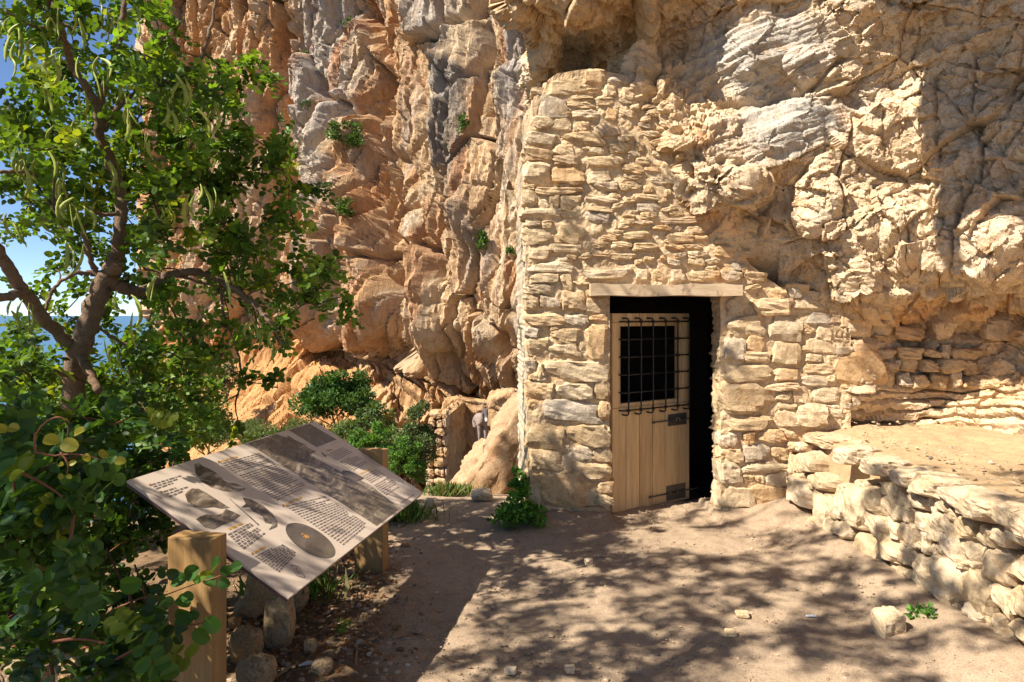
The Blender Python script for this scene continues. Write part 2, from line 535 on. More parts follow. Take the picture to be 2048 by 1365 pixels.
# ---- the near overhang (limestone roof over the hut), sampled by direction, each direction with its own distance
NEAR = [
 # left flank turning back behind the hut
 (940, -20, 11), (950, 60, 11), (985, 100, 9.5), (1010, 200, 9.5), (1000, 320, 10), (1030, 140, 7.4), (1050, 200, 7.2), (1020, 60, 7.0), (1000, 20, 6.6), (985, -5, 6.6),
 # roof lip above the hut
 (1010, -15, 6.0), (1100, -10, 5.45), (1200, -10, 5.35), (1300, -20, 5.35), (1100, 35, 5.75), (1180, 50, 5.8), (1240, 45, 5.75), (1065, 60, 6.0), (1130, 82, 6.2), (1200, 80, 6.3),
 # recess over the wall top
 (1080, 115, 6.5), (1150, 110, 6.5), (1230, 110, 6.4), (1200, 160, 6.7),
 # pillar and honeycomb
 (1290, 60, 5.75), (1290, 130, 5.7), (1290, 180, 5.6), (1350, 60, 5.85), (1340, 110, 5.95), (1340, 200, 5.5), (1400, 250, 5.42), (1330, 280, 5.5), (1440, 330, 5.36), (1495, 355, 5.28), (1470, 400, 5.4), (1400, 430, 5.58), (1350, 380, 5.6),
 # slabs
 (1430, 40, 5.65), (1550, 20, 5.5), (1500, 110, 5.35), (1620, 110, 5.42), (1450, 185, 5.7), (1550, 185, 5.6), (1480, 235, 5.5), (1560, 250, 5.3), (1640, 230, 5.35), (1560, 330, 5.48), (1540, 400, 5.6), (1500, 470, 5.62), (1560, 500, 5.62), (1620, 540, 5.55),
 # lit middle
 (1700, 150, 5.4), (1750, 90, 5.35), (1620, 380, 5.38), (1620, 450, 5.38), (1720, 300, 5.32), (1750, 400, 5.3), (1720, 500, 5.36), (1780, 570, 5.40), (1800, 300, 5.3), (1850, 400, 5.2), (1690, 585, 5.42), (1860, 590, 5.36),
 # underside
 (1740, 625, 5.5), (1800, 648, 5.58), (1870, 645, 5.54), (1720, 645, 5.6), (1950, 620, 5.4),
 # right part in shade
 (1900, 100, 5.05), (1900, 250, 5.1), (1950, 400, 4.95), (2000, 300, 4.85), (2000, 500, 4.80), (1920, 520, 4.94), (2040, 560, 4.80), (2048, 200, 4.75), (2000, 0, 4.7), (1800, 0, 5.1), (1700, -10, 5.2), (1980, 575, 5.1),
 # recess under the bulge
 (1800, 672, 5.78), (1900, 678, 5.72), (2000, 655, 5.55), (2048, 630, 5.35),
 # block course and strata behind the terrace
 (1690, 740, 5.60), (1760, 740, 5.62), (1690, 800, 5.60), (1760, 800, 5.64), (1820, 740, 5.68), (1900, 740, 5.66), (2000, 740, 5.48), (2048, 740, 5.4),
 (1820, 800, 5.72), (1900, 800, 5.7), (2000, 800, 5.45), (1750, 840, 6.0), (1900, 850, 5.6), (2000, 880, 5.25), (2048, 900, 5.05), (1900, 930, 5.5), (2048, 980, 4.9), (1700, 900, 6.1),
 # hidden behind the hut
 (1500, 600, 6.3), (1600, 650, 6.05), (1650, 720, 5.8), (1500, 800, 6.5), (1600, 850, 6.3), (1300, 500, 8.0), (1150, 500, 8.0), (1300, 800, 8.6), (1150, 300, 7.6), (1250, 250, 6.6), (1440, 520, 5.72), (1100, 900, 8.6), (1450, 950, 8.0), (1000, 600, 10), (1000, 900, 10),
 # beyond the frame
 (1000, -250, 6.6), (1100, -200, 5.9), (1300, -250, 5.8), (1600, -250, 5.3), (1900, -200, 4.6), (2200, 0, 4.3), (2300, 300, 4.1), (2400, 600, 4.1), (2500, 900, 3.9), (2300, -300, 3.6),
 (1000, -800, 7.0), (1300, -700, 5.9), (1600, -650, 5.4), (1900, -650, 4.2), (2200, -800, 3.2), (2700, -600, 2.9), (3200, 0, 2.7), (3200, 700, 2.7), (1200, -1600, 6.2), (1700, -1500, 5.0), (2300, -1700, 2.6), (3400, -1500, 1.9), (3400, 1300, 2.4),
 (1000, -2600, 6.0), (2000, -2600, 3.6), (3400, -2600, 1.7)]
us = np.concatenate([np.arange(930, 2080, 2.3), 2080 + np.cumsum(np.linspace(3, 30, 90))])
vs = np.concatenate([-30 - np.cumsum(np.linspace(3, 36, 110))[::-1], np.arange(-30, 960, 2.3)])
gu, gv = np.meshgrid(us, vs)
u, v = gu.ravel(), gv.ravel()
dep = rbf(NEAR, u, v)
V = np.stack([(u - CXP) / FPX * dep, dep, EYE + (HYP - v) / FPX * dep], 1)
def blur(a, n):
    for _ in range(n):
        a = (a + np.roll(a, 1, 0) + np.roll(a, -1, 0)) / 3; a = (a + np.roll(a, 1, 1) + np.roll(a, -1, 1)) / 3
        a[0], a[-1], a[:, 0], a[:, -1] = a[1], a[-2], a[:, 1], a[:, -2]
    return a
nrm = grid_normals(V, len(us), len(vs)).reshape(len(vs), len(us), 3)
nrm = unit(blur(nrm, 14).reshape(-1, 3))
warp = 0.14 * np.stack([fbm(V * 2.3 + 3, 3), fbm(V * 2.3 + 31, 3), fbm(V * 2.3 + 57, 3)], 1)
def facets(q, am, seed=0):
    """broken faces: every cell a tilted plane"""
    f1, f2, cid, off, rv = worley(q, True)
    return am * (rv * off).sum(1), f2 - f1
fa, ed = facets((V + warp * 0.5) * np.array([1.2, 1.2, 1.4]) + 3, 0.07); h = fa - 0.025 * (1 - sstep(0, 0.022, ed))
fa, ed = facets((V + warp * 0.5) * np.array([2.8, 2.8, 3.4]) + 13, 0.11); h += fa - 0.006 * (1 - sstep(0, 0.03, ed)) * sstep(-0.1, 0.3, fbm(V * 1.1 + 40, 3))
fa, ed = facets((V + warp * 0.4) * np.array([6.5, 6.5, 8.0]) + 7, 0.05); h += fa
fa, ed = facets((V + warp * 0.3) * np.array([15.0, 15.0, 19.0]) + 9, 0.020); h += fa
h += 0.07 * fbm(V * 1.9, 3, 0.5) + 0.02 * fbm(V * 8 + 5, 4, 0.6) + 0.008 * fbm(V * 40, 2, 0.6)
# smoother grey slabs with grain running up to the right
slab = np.clip(ell(u, v, 1520, 110, 190, 100, -8) * 1.6 + ell(u, v, 1540, 262, 190, 75, -14) * 1.6, 0, 1)
sl = V[:, 2] * 0.94 - V[:, 0] * 0.3
lay = fbm(np.stack([V[:, 0] * 1.6, V[:, 1] * 1.6, sl * 15], 1), 4)
h = h * (1 - 0.72 * slab) + slab * 0.035 * lay + 0.015 * lay
# honeycomb pits
taf = np.clip(ell(u, v, 1385, 255, 125, 190, -28) * 1.7, 0, 1) * (u > 1285)
a1, a2, ac = worley(V * 8.5 + 0.4 * warp)
h -= taf * (0.06 * sstep(0.42, 0.12, a1)) ; h += taf * 0.012 * fbm(V * 20, 3, 0.6, True)
# bedded rock behind the terrace
st = sstep(765, 785, v) * (u > 1640) * (u < 2300) * (v < 960)
zz = V[:, 2] * 15 + 1.3 * fbm(V * 2.2, 3)
fr = zz - np.floor(zz)
h = h * (1 - 0.55 * st) + st * (0.085 * (sstep(0.0, 0.35, fr) - 0.5) * (0.6 + 0.8 * _r[np.floor(zz).astype(int) & 255, 1]))
# open joints seen in the face
CR = [([(1709, 227), (1709, 253), (1698, 278), (1685, 322), (1680, 366), (1685, 410), (1683, 455)], 5, .10), ([(1759, 227), (1766, 311)], 4, .07),
      ([(1788, 385), (1821, 469), (1826, 520)], 4, .07), ([(2041, 187), (2011, 264), (1964, 289), (1960, 366), (1923, 407), (1905, 470), (1900, 560)], 7, .14),
      ([(1949, 120), (1949, 256), (1978, 352)], 6, .10), ([(1440, 212), (1550, 197), (1623, 178), (1660, 138), (1696, 112)], 8, .12),
      ([(1440, 62), (1513, 36), (1590, 26)], 6, .08), ([(1320, 20), (1325, 120), (1310, 190)], 8, .14), ([(1268, 0), (1270, 90)], 7, .12), ([(1960, 289), (2048, 330)], 6, .10),
      ([(1640, 300), (1580, 380), (1590, 470)], 7, .10), ([(1500, 470), (1600, 495)], 5, .06), ([(1870, 160), (1880, 330), (1850, 450)], 7, .09), ([(1940, 600), (2048, 575)], 6, .12)]
uw = u + 9 * fbm(V * 6, 3); vw = v + 9 * fbm(V * 6 + 20, 3)
for pts, w, dp in CR:
    bb = (u > min(a for a, b in pts) - 40) & (u < max(a for a, b in pts) + 40) & (v > min(b for a, b in pts) - 40) & (v < max(b for a, b in pts) + 40)
    d = np.full(u.shape, 99.0); d[bb] = seg_dist(uw[bb], vw[bb], pts)
    h -= dp * 0.75 * np.exp(-(d / (w * 0.6)) ** 2) * (0.35 + 0.65 * sstep(-0.3, 0.3, fbm(V * 4 + 77, 2)))
# rounded masses
for cu, cv, ru, rv, rot, am in [(1490, 375, 60, 45, 20, .16), (1750, 520, 95, 110, 0, .12), (1640, 410, 60, 70, 0, .10), (1990, 470, 70, 110, 0, .14), (1960, 330, 50, 60, 0, .08), (2010, 240, 50, 50, 0, .1), (1900, 350, 45, 90, 0, .08),
                                (1840, 250, 40, 90, 10, .06), (1620, 130, 60, 40, 0, .1), (1720, 420, 40, 60, 0, .06), (1800, 480, 50, 70, 0, .08), (1120, 20, 90, 35, 0, .05), (1060, 140, 30, 45, 30, .08), (1090, 120, 28, 22, 0, .08)]:
    h += am * np.sqrt(ell(u, v, cu, cv, ru, rv, rot))
d = seg_dist(u + 6 * fbm(V * 4, 2), v, [(1292, -20), (1297, 60), (1290, 120), (1282, 185)])
h += 0.15 * np.exp(-(d / 15) ** 2)
behind = sstep(430, 520, v) * (u < 1560)
h *= (1 - behind)
V2 = V + nrm * h[:, None]
cr = np.array([0.63, 0.49, 0.325]); grey = np.array([0.46, 0.425, 0.37]); org = np.array([0.63, 0.40, 0.185]); brown = np.array([0.50, 0.345, 0.195])
C = np.tile(cr, (len(u), 1))
def blend(C, w, c):
    w = np.clip(w, 0, 1)[:, None]
    return C * (1 - w) + c * w
lo = fbm(V * 1.3 + 2, 4)
C = blend(C, sstep(0.12, 0.45, lo) * 0.6, org)
C = blend(C, sstep(0.05, 0.4, -lo) * 0.5, grey)
C = blend(C, slab * 0.9, grey)
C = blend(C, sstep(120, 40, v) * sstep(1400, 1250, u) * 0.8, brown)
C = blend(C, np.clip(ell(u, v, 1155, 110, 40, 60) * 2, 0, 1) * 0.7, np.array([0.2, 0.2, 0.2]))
C = blend(C, np.clip(ell(u, v, 1850, 630, 260, 50) * 2, 0, 1) * 0.55, org)
C = blend(C, sstep(1840, 1900, u) * sstep(620, 560, v) * 0.4, np.array([0.58, 0.48, 0.36]))
C = blend(C, st * 0.5, np.array([0.70, 0.52, 0.31]))
C = blend(C, taf * 0.6, np.array([0.60, 0.44, 0.27]))
C = blend(C, sstep(0.25, 0.5, fbm(V * 4.3 + 12, 3)) * 0.4, org)
ledge_u = np.interp(v, [-4000, -300, -30, 0, 30, 62, 100, 150, 215, 300, 2000], [700, 930, 985, 992, 1018, 1046, 1052, 1046, 1058, 1064, 1064]) + 5 * fbm(V * 5, 3)
F = grid_faces(len(us), len(vs))
F = F[((u > ledge_u) & ~((u < 1500) & (v > 540)) & ~((u < 1400) & (v > 480)))[F].all(1)]
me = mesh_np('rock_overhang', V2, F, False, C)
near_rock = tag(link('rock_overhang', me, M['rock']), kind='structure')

# ---- the tall cliff that runs away from the hut
FAR = [(300, 0, 50), (300, 300, 50), (300, 600, 50), (450, 0, 45), (450, 300, 45), (450, 600, 44), (640, 0, 37), (640, 300, 37), (640, 560, 36),
 (850, 0, 29), (850, 300, 28), (850, 600, 27), (1000, 0, 23), (1000, 300, 22.5), (1000, 600, 22), (1100, 0, 20), (1100, 300, 20), (1100, 700, 19.5),
 (560, 640, 40), (620, 660, 39), (660, 668, 39.5), (700, 690, 37), (640, 610, 35.5), (720, 660, 32), (760, 690, 31), (720, 735, 33), (640, 745, 34.5), (560, 780, 37), (470, 800, 40.5), (700, 790, 30), (600, 825, 34), (480, 835, 38), (420, 760, 44), (420, 690, 45.5), (340, 700, 48), (330, 800, 47),
 (860, 700, 26.8), (870, 730, 27.6), (960, 735, 24.4), (1030, 745, 22.5), (900, 775, 26.8), (1000, 780, 24.6), (780, 740, 31), (840, 790, 28), (780, 800, 29), (900, 850, 26.2), (1000, 850, 24.5), (1050, 820, 23.5), (700, 870, 28), (500, 880, 34), (350, 900, 42)]
FAR = [(a_, b_, c_ * float(np.interp(a_, [300, 450, 640, 850, 1000, 1100], [0.70, 0.74, 0.83, 0.93, 1.02, 1.08]))) for a_, b_, c_ in FAR]
us = np.arange(262, 1112, 2.2); vs = np.concatenate([np.arange(-420, -30, 9), np.arange(-30, 1010, 2.2)])
gu, gv = np.meshgrid(us, vs)
u0, v = gu.ravel(), gv.ravel()
edge = 283 + 7 * perlin(np.stack([v / 40, 0 * v, 0 * v], 1)) + 14 * perlin(np.stack([v / 150, 0 * v + 3, 0 * v], 1)) + 26 * sstep(560, 700, v)
k = (u0 - 262) / 850
u = edge + (1111 - edge) * k
dep = rbf(FAR, u, v) + 14 * sstep(0.018, 0.0, k)
V = np.stack([(u - CXP) / FPX * dep, dep, EYE + (HYP - v) / FPX * dep], 1)
nrm = unit(blur(grid_normals(V, len(us), len(vs)).reshape(len(vs), len(us), 3), 40).reshape(-1, 3))
sc_ = (dep / 30)
lean = v * 0.10
uw = u - lean + 14 * fbm(np.stack([u / 90, v / 150, 0 * u], 1), 3)
sA = -0.85 * V[:, 0] + 0.53 * V[:, 1] + 0.10 * V[:, 2]
tall = np.stack([sA, 0.25 * V[:, 0], V[:, 2] * 0.12], 1)
w3 = np.stack([fbm(V * 0.35, 3), fbm(V * 0.35 + 9, 3), fbm(V * 0.35 + 19, 3)], 1) * 0.8
h = 1.2 * fbm(tall * 0.2 + 0.12 * w3, 2) + 0.85 * fbm(tall * 0.45 + 0.15 * w3 + 5, 4, 0.5, True) + 0.40 * fbm(tall * np.array([1.4, 1.4, 1.3]) + 0.15 * w3 + 11, 4, 0.55, True)
f1, f2, cid = worley(tall * np.array([0.5, 0.5, 1.6]) + w3 * 0.35)
h += 0.8 * (cid - 0.5) - 0.9 * (1 - sstep(0, 0.06, f2 - f1))
f1, f2, cid = worley(tall * np.array([1.3, 1.3, 1.8]) + w3 * 0.3 + 31)
h += 0.28 * (cid - 0.5) - 0.38 * (1 - sstep(0, 0.07, f2 - f1))
fa, ed = facets((V + w3) * np.array([0.55, 0.55, 0.17]), 0.26); h += fa - 0.12 * (1 - sstep(0, 0.06, ed))
fa, ed = facets((V + w3 * 0.5) * np.array([1.5, 1.5, 0.4]) + 4, 0.10); h += fa
fa, ed = facets((V + w3 * 0.4) * np.array([4.0, 4.0, 2.4]) + 4, 0.055); h += fa
h += 0.15 * fbm(V * 0.8, 4, 0.6) + 0.2 * fbm(np.stack([sA * 2.2, V[:, 0] * 0.5, V[:, 2] * 0.45], 1), 4, 0.55, True) + 0.12 * fbm(V * np.array([2.6, 2.6, 1.6]) + 3, 5, 0.62)
low = sstep(660, 740, v - 0.18 * (u - 640) * (u > 640))
zz = V[:, 2] * 1.6 + 1.6 * fbm(V * 0.35, 4) + 0.02 * (u - 900)
fr = zz - np.floor(zz)
h = h * (1 - 0.35 * low) + low * sstep(600, 700, u) * 0.5 * (sstep(0, 0.4, fr) - 0.5) * (0.4 + 1.2 * _r[np.floor(zz).astype(int) & 255, 1])
FE = [([(660, -50), (672, 200), (700, 420), (692, 640)], 46, 1.1), ([(745, 20), (775, 150), (800, 330), (792, 450), (800, 560)], 26, -2.0), ([(575, 60), (588, 320), (610, 430)], 22, -1.8), ([(850, 0), (842, 300), (900, 640)], 34, 0.8),
      ([(930, 150), (930, 330), (960, 470)], 30, 0.7), ([(850, 330), (880, 430), (905, 560)], 9, -0.6), ([(690, 180), (690, 300)], 7, -0.9), ([(640, 110), (640, 210)], 5, -0.5),
      ([(985, 60), (990, 230)], 9, -0.8), ([(820, 40), (815, 130)], 8, -0.6), ([(795, 560), (810, 700)], 14, -1.0), ([(745, 380), (770, 560), (760, 660)], 14, 0.8), ([(1030, 150), (1020, 420), (1030, 640)], 16, 0.5), ([(960, 420), (990, 560), (985, 690)], 12, 0.5), ([(735, 60), (760, 110), (790, 140)], 16, 1.0)]
for pts, w, dp in FE:
    d = seg_dist(u + 8 * fbm(V * 0.7, 2), v, pts)
    h += dp * np.exp(-(d / w) ** 2)
h *= np.clip(sc_, 0.6, 1.2) * sstep(0.0, 0.02, k) * (1 - 0.45 * sstep(690, 740, v) * sstep(780, 720, u))
V2 = V + nrm * h[:, None]
org = np.array([0.58, 0.345, 0.165]); pale = np.array([0.63, 0.48, 0.305]); grey = np.array([0.47, 0.425, 0.37]); dgrey = np.array([0.27, 0.235, 0.20]); red = np.array([0.50, 0.25, 0.125]); ochre = np.array([0.50, 0.31, 0.15])
lo = fbm(tall * 0.5 + 0.3 * w3, 4); lo2 = fbm(V * 0.5 + 8, 4)
C = np.tile(org, (len(u), 1))
C = blend(C, sstep(-0.15, 0.3, lo), pale)
C = blend(C, sstep(0.1, 0.35, fbm(tall * 1.6 + 0.1 * w3 + 61, 3)) * 0.6, np.array([0.60, 0.30, 0.11]))
C = blend(C, sstep(0.12, 0.35, fbm(tall * 0.9 + 0.1 * w3 + 91, 3)) * 0.5, np.array([0.72, 0.60, 0.44]))
C = blend(C, sstep(620, 1040, u) * 0.5, pale)
C = blend(C, sstep(0.15, 0.5, lo2) * 0.4, red)
C = blend(C, sstep(0.18, 0.4, fbm(tall * 1.3 + 3, 3)) * 0.35 * sstep(560, 640, u), grey)
def patch(poly_c, wd, soft, c, am):
    global C
    d = seg_dist(u + 14 * fbm(V * 1.1 + 3, 3), v + 14 * fbm(V * 1.1 + 23, 3), poly_c)
    C = blend(C, sstep(wd + soft, wd - soft, d) * am, c)
patch([(665, -40), (672, 120), (690, 260)], 55, 24, grey, 0.7)
patch([(640, 240), (665, 420), (700, 600)], 16, 10, grey, 0.5)
patch([(935, 170), (930, 240), (925, 310)], 34, 8, dgrey, 0.9)
patch([(925, 310), (950, 430), (975, 520)], 22, 12, dgrey, 0.45)
patch([(900, 10), (890, 60)], 34, 10, grey, 0.7)
patch([(1040, 60), (1040, 230)], 16, 8, grey, 0.7)
patch([(715, 350), (712, 420)], 18, 8, grey, 0.6)
C = blend(C, sstep(0.05, 0.3, fbm(tall * 2.6 + 0.1 * w3 + 41, 3)) * 0.4, np.array([0.40, 0.33, 0.27]))
C = blend(C, sstep(0.1, 0.32, fbm(tall * 1.1 + 0.15 * w3 + 141, 4)) * 0.6, np.array([0.46, 0.21, 0.085]))
C *= 0.88
C = blend(C, low * 0.8, ochre)
C = blend(C, sstep(650, 700, v) * sstep(760, 700, u) * 0.7, np.array([0.56, 0.30, 0.115]))
CLIFF_UV = np.stack([CXP + FPX * V2[:, 0] / V2[:, 1], HYP - FPX * (V2[:, 2] - EYE) / V2[:, 1], V2[:, 1]], 1)
me = mesh_np('cliff', V2, grid_faces(len(us), len(vs)), False, C)
tag(link('cliff', me, M['cliff']), kind='structure')

# ---- rock mass added above the frame, outline shaped to shade the right rock
EDGE = [(1330, 15, 5.6), (1450, 30, 5.6), (1600, 35, 5.45), (1690, 15, 5.3), (1720, 60, 5.35), (1770, 80, 5.3), (1810, 150, 5.3), (1868, 165, 5.15), (1850, 260, 5.2), (1868, 400, 5.15), (1862, 490, 5.1), (1915, 600, 5.0), (1985, 650, 5.3)]
poly = []
for e_ in EDGE:
    p_ = P(*e_); p_ = p_ + SUN * ((5.2 - p_.z) / SUN.z); poly.append((p_.x, p_.y))
poly += [(poly[-1][0] + .3, poly[-1][1] - .5), (2.2, 2.5), (3.4, 2.4), (5, 3), (5.5, 6.5), (2.5, 6.7), (1.2, 6.3)]
pp = []
for a_ in range(len(poly)):
    x0, y0 = poly[a_]; x1, y1 = poly[(a_ + 1) % len(poly)]
    n_s = max(2, int(math.hypot(x1 - x0, y1 - y0) / 0.12))
    pp += [(x0 + (x1 - x0) * k_ / n_s, y0 + (y1 - y0) * k_ / n_s) for k_ in range(n_s)]
pp = np.array(pp); cen = np.array([2.9, 4.4])
rows = []
prof = [(0.05, 5.15), (0.3, 5.18), (0.55, 5.2), (0.75, 5.2), (0.88, 5.2), (0.96, 5.22), (1.0, 5.3), (1.0, 5.5), (0.97, 5.8), (0.9, 6.3), (0.75, 6.9), (0.5, 7.3), (0.05, 7.5)]
for sc_k, z_k in prof:
    xy = cen + (pp - cen) * sc_k
    rows.append(np.concatenate([xy, np.full((len(pp), 1), z_k)], 1))
Vr = np.concatenate(rows)
nn_ = len(pp)
Fr = []
for j_ in range(len(prof) - 1):
    for k_ in range(nn_):
        k2 = (k_ + 1) % nn_
        Fr.append((j_ * nn_ + k_, (j_ + 1) * nn_ + k_, (j_ + 1) * nn_ + k2, j_ * nn_ + k2))
Vr = Vr + np.stack([0.06 * fbm(Vr * 4.2, 3), 0.06 * fbm(Vr * 4.2 + 7, 3), 0.12 * fbm(Vr * 2 + 14, 3)], 1)
me = mesh_np('added_shade_rock', Vr, np.array(Fr), True, np.tile(np.array([0.52, 0.39, 0.25]), (len(Vr), 1)))
tag(link('added_shade_rock', me, M['rock']), kind='structure')
# ================================================================== stones
def stone_pool(n, k=6, seed=1, back=False, ex=(7, 15)):
    r = np.random.default_rng(seed)
    out = []
    t = np.linspace(-1, 1, k + 1)
    a, b = np.meshgrid(t, t); a, b = a.ravel(), b.ravel(); o = np.ones_like(a)
    sides = [(a, -o, b), (a, b, o), (a, -b, -o), (o, a, b), (-o, -a, b)]
    if back: sides.append((-a, o, b))
    Fg = grid_faces(k + 1, k + 1)
    for i in range(n):
        P0 = np.concatenate([np.stack(s, 1) for s in sides]).astype(float)
        F = np.concatenate([Fg[:, ::-1] + j * (k + 1) ** 2 for j in range(len(sides))])
        key = np.round(P0, 4); _, idx, inv = np.unique(key, axis=0, return_index=True, return_inverse=True)
        inv = np.asarray(inv).ravel()
        Pp = P0[idx]; F = inv[F]
        e = r.uniform(*ex)
        Pp = Pp / ((np.abs(Pp) ** e).sum(1) ** (1 / e))[:, None] 
        Pp *= 1.0
        for c in range(r.integers(4, 9)):
            nn = r.normal(size=3); nn[1] = -abs(nn[1]) * 0.8 - 0.1; nn /= np.linalg.norm(nn)
            sup = np.abs(nn).sum()
            d = r.uniform(0.66, 0.9) * sup * 0.93
            ov = Pp @ nn - d
            Pp -= np.where(ov > 0, ov, 0)[:, None] * nn * 0.97
        ca = r.uniform(-0.16, 0.10, 4); cb = r.uniform(-0.2, 0.12, 4)      # uneven corners
        sx, sz = (Pp[:, 0] + 1) / 2, (Pp[:, 2] + 1) / 2
        wq = np.stack([(1 - sx) * (1 - sz), sx * (1 - sz), (1 - sx) * sz, sx * sz], 1)
        Pp[:, 0] *= 1 + wq @ ca; Pp[:, 2] *= 1 + wq @ cb
        nz = 0.10 * fbm(Pp * 1.5 + 50 * i, 3)[:, None] + 0.07 * fbm(Pp * 4 + 30 * i, 2)[:, None]
        Pp = Pp * (1 + nz)
        Pp += 0.03 * r.normal(size=Pp.shape)
        out.append(mesh_np('stone', Pp, F, False))
    return out
POOL = stone_pool(34)
POOL_FULL = stone_pool(16, 7, 5, True)
POOL_ROUND = stone_pool(12, 9, 11, True, (2.6, 4.5))
def pool_of(mat, pool=POOL):
    ms = []
    for m_ in pool:
        c = m_.copy(); c.materials.append(mat); ms.append(c)
    return ms
HUT_POOL = pool_of(M['stone']); LEDGE_POOL = pool_of(M['ledge_stone']); RUIN_POOL = pool_of(M['ruin_stone'])
FULL_LIGHT = pool_of(M['ledge_stone'], POOL_FULL); FULL_DARK = pool_of(M['dark_stone'], POOL_ROUND)

def lay_stones(boxes, tf, plane_p, plane_n, parent, pool, depth=(0.09, 0.16), grow=1.05, name='stone', sink=0.35, rotj=4, split=None):
    """boxes in zoomed photo pixels laid on a wall plane; each stone an object of its own"""
    nv = Vector(plane_n).normalized(); xa = Vector((0, 0, 1)).cross(nv).normalized() * 1.0
    if xa.x < 0 and abs(xa.x) > abs(xa.y): xa = -xa
    za = nv.cross(xa); za = za if za.z > 0 else -za
    ox, oy, s = tf
    res = []
    if split:
        nb_ = []
        for (x0, y0, x1, y1) in boxes:
            vc = oy + (y0 + y1) / 2 * s; uc = ox + (x0 + x1) / 2 * s
            w = (on_plane(ox + x1 * s, vc, plane_p, nv) - on_plane(ox + x0 * s, vc, plane_p, nv)).length
            hh = (on_plane(uc, oy + y1 * s, plane_p, nv) - on_plane(uc, oy + y0 * s, plane_p, nv)).length
            k = max(1, int(round(w / hh / split)))
            cuts = [0] + sorted((i + random.uniform(-.2, .2)) / k for i in range(1, k)) + [1]
            nb_ += [(x0 + (x1 - x0) * cuts[i], y0 + random.uniform(-.06, .06) * (y1 - y0), x0 + (x1 - x0) * cuts[i + 1], y1) for i in range(k)]
        boxes = nb_
    for (x0, y0, x1, y1) in boxes:
        uc, vc = ox + (x0 + x1) / 2 * s, oy + (y0 + y1) / 2 * s
        c = on_plane(uc, vc, plane_p, nv)
        w = (on_plane(ox + x1 * s, vc, plane_p, nv) - on_plane(ox + x0 * s, vc, plane_p, nv)).length * grow
        hh = (on_plane(uc, oy + y1 * s, plane_p, nv) - on_plane(uc, oy + y0 * s, plane_p, nv)).length * grow
        d = random.uniform(*depth) * (0.75 + 0.5 * min(1, max(w, hh) / 0.4))
        o = bpy.data.objects.new(name, random.choice(pool))
        col.objects.link(o)
        flip = random.choice((1, -1))
        rz = R(random.uniform(-rotj, rotj))
        X = (xa * math.cos(rz) + za * math.sin(rz)) * (w / 2) * flip
        Z = (-xa * math.sin(rz) + za * math.cos(rz)) * (hh / 2) * flip
        yv = -nv * (d / 2 * 1.6)                      # local -y points out of the wall
        mw = Matrix((( X.x, yv.x, Z.x, 0), (X.y, yv.y, Z.y, 0), (X.z, yv.z, Z.z, 0), (0, 0, 0, 1)))
        mw.translation = c - nv * (d * sink)
        o.parent = parent
        o.matrix_parent_inverse = Matrix.Translation(parent.location).inverted()
        o.matrix_basis = mw
        res.append(o)
    return res

# ================================================================== the hut built under the overhang
WY = 5.62                                             # plane of the bedding mortar
hut = empty('stone_hut', (1.2, 5.6, 0), 'rubble stone hut front walled up under the rock overhang, its door ajar', 'hut')
def wx(u): return (u - CXP) / FPX * WY
def wz(v): return EYE + (HYP - v) / FPX * WY
top = [(1045, 165), (1060, 190), (1078, 160), (1100, 148), (1180, 138), (1250, 150), (1290, 175), (1330, 250), (1400, 370), (1450, 440), (1500, 530), (1560, 575), (1640, 585), (1700, 640), (1770, 680), (1800, 700)]
left = [(140, 1085), (170, 1076), (200, 1068), (260, 1060), (330, 1052), (560, 1051), (800, 1054), (1050, 1057), (1100, 1057)]
DL, DR, DT = wx(1219), wx(1441), wz(590)
xl0, xr0, zb = wx(1050), wx(1700), -0.12
nx, nz = 130, 170
ti = np.linspace(0, 1, nx); tj = np.linspace(0, 1, nz)
xb = xl0 + (xr0 - xl0) * ti
iL, iR = int(np.argmin(abs(xb - DL))), int(np.argmin(abs(xb - DR)))
xb[iL], xb[iR] = DL, DR
ztop = np.array([wz(np.interp(CXP + x_ / WY * FPX, [a for a, b in top], [b for a, b in top])) for x_ in xb])
ztop = np.maximum(ztop, DT + 0.02)
jT = 90
Xg = np.tile(xb, (nz, 1)); Zg = np.zeros((nz, nx))
for j in range(nz):
    Zg[j] = zb + (DT - zb) * j / jT if j <= jT else DT + (ztop - DT) * (j - jT) / (nz - 1 - jT)
for j in range(nz):                                   # lean of the left corner
    vv = HYP - (Zg[j, 0] - EYE) / WY * FPX
    ul = np.interp(vv, [a for a, b in left], [b for a, b in left])
    sh = wx(ul) - xb[0] + 0.014 * float(perlin(np.array([[Zg[j, 0] * 5.0, 0.3, 0]]))[0]) + 0.008 * float(perlin(np.array([[Zg[j, 0] * 17.0, 5.3, 0]]))[0])
    Xg[j] += sh * np.clip(1 - ti * 6, 0, 1)
Q = np.stack([Xg.ravel(), np.full(nx * nz, WY), Zg.ravel()], 1)
Q[:, 1] += 0.03 * fbm(Q * 7, 4) + 0.014 * fbm(Q * 22, 3) + 0.025 * fbm(Q * 1.6, 2)
F = grid_faces(nx, nz)[:, ::-1]
ii = np.arange(nx - 1)[None].repeat(nz - 1, 0).ravel(); jj = np.arange(nz - 1)[:, None].repeat(nx - 1, 1).ravel()
F = F[~((ii >= iL) & (ii < iR) & (jj < jT))]
bm = bmesh.new()
vv_ = [bm.verts.new(p) for p in Q]
for f in F:
    bm.faces.new([vv_[i] for i in f][::-1])
for v_ in [v_ for v_ in bm.verts if not v_.link_faces]: bm.verts.remove(v_)
be = [e for e in bm.edges if len(e.link_faces) == 1]
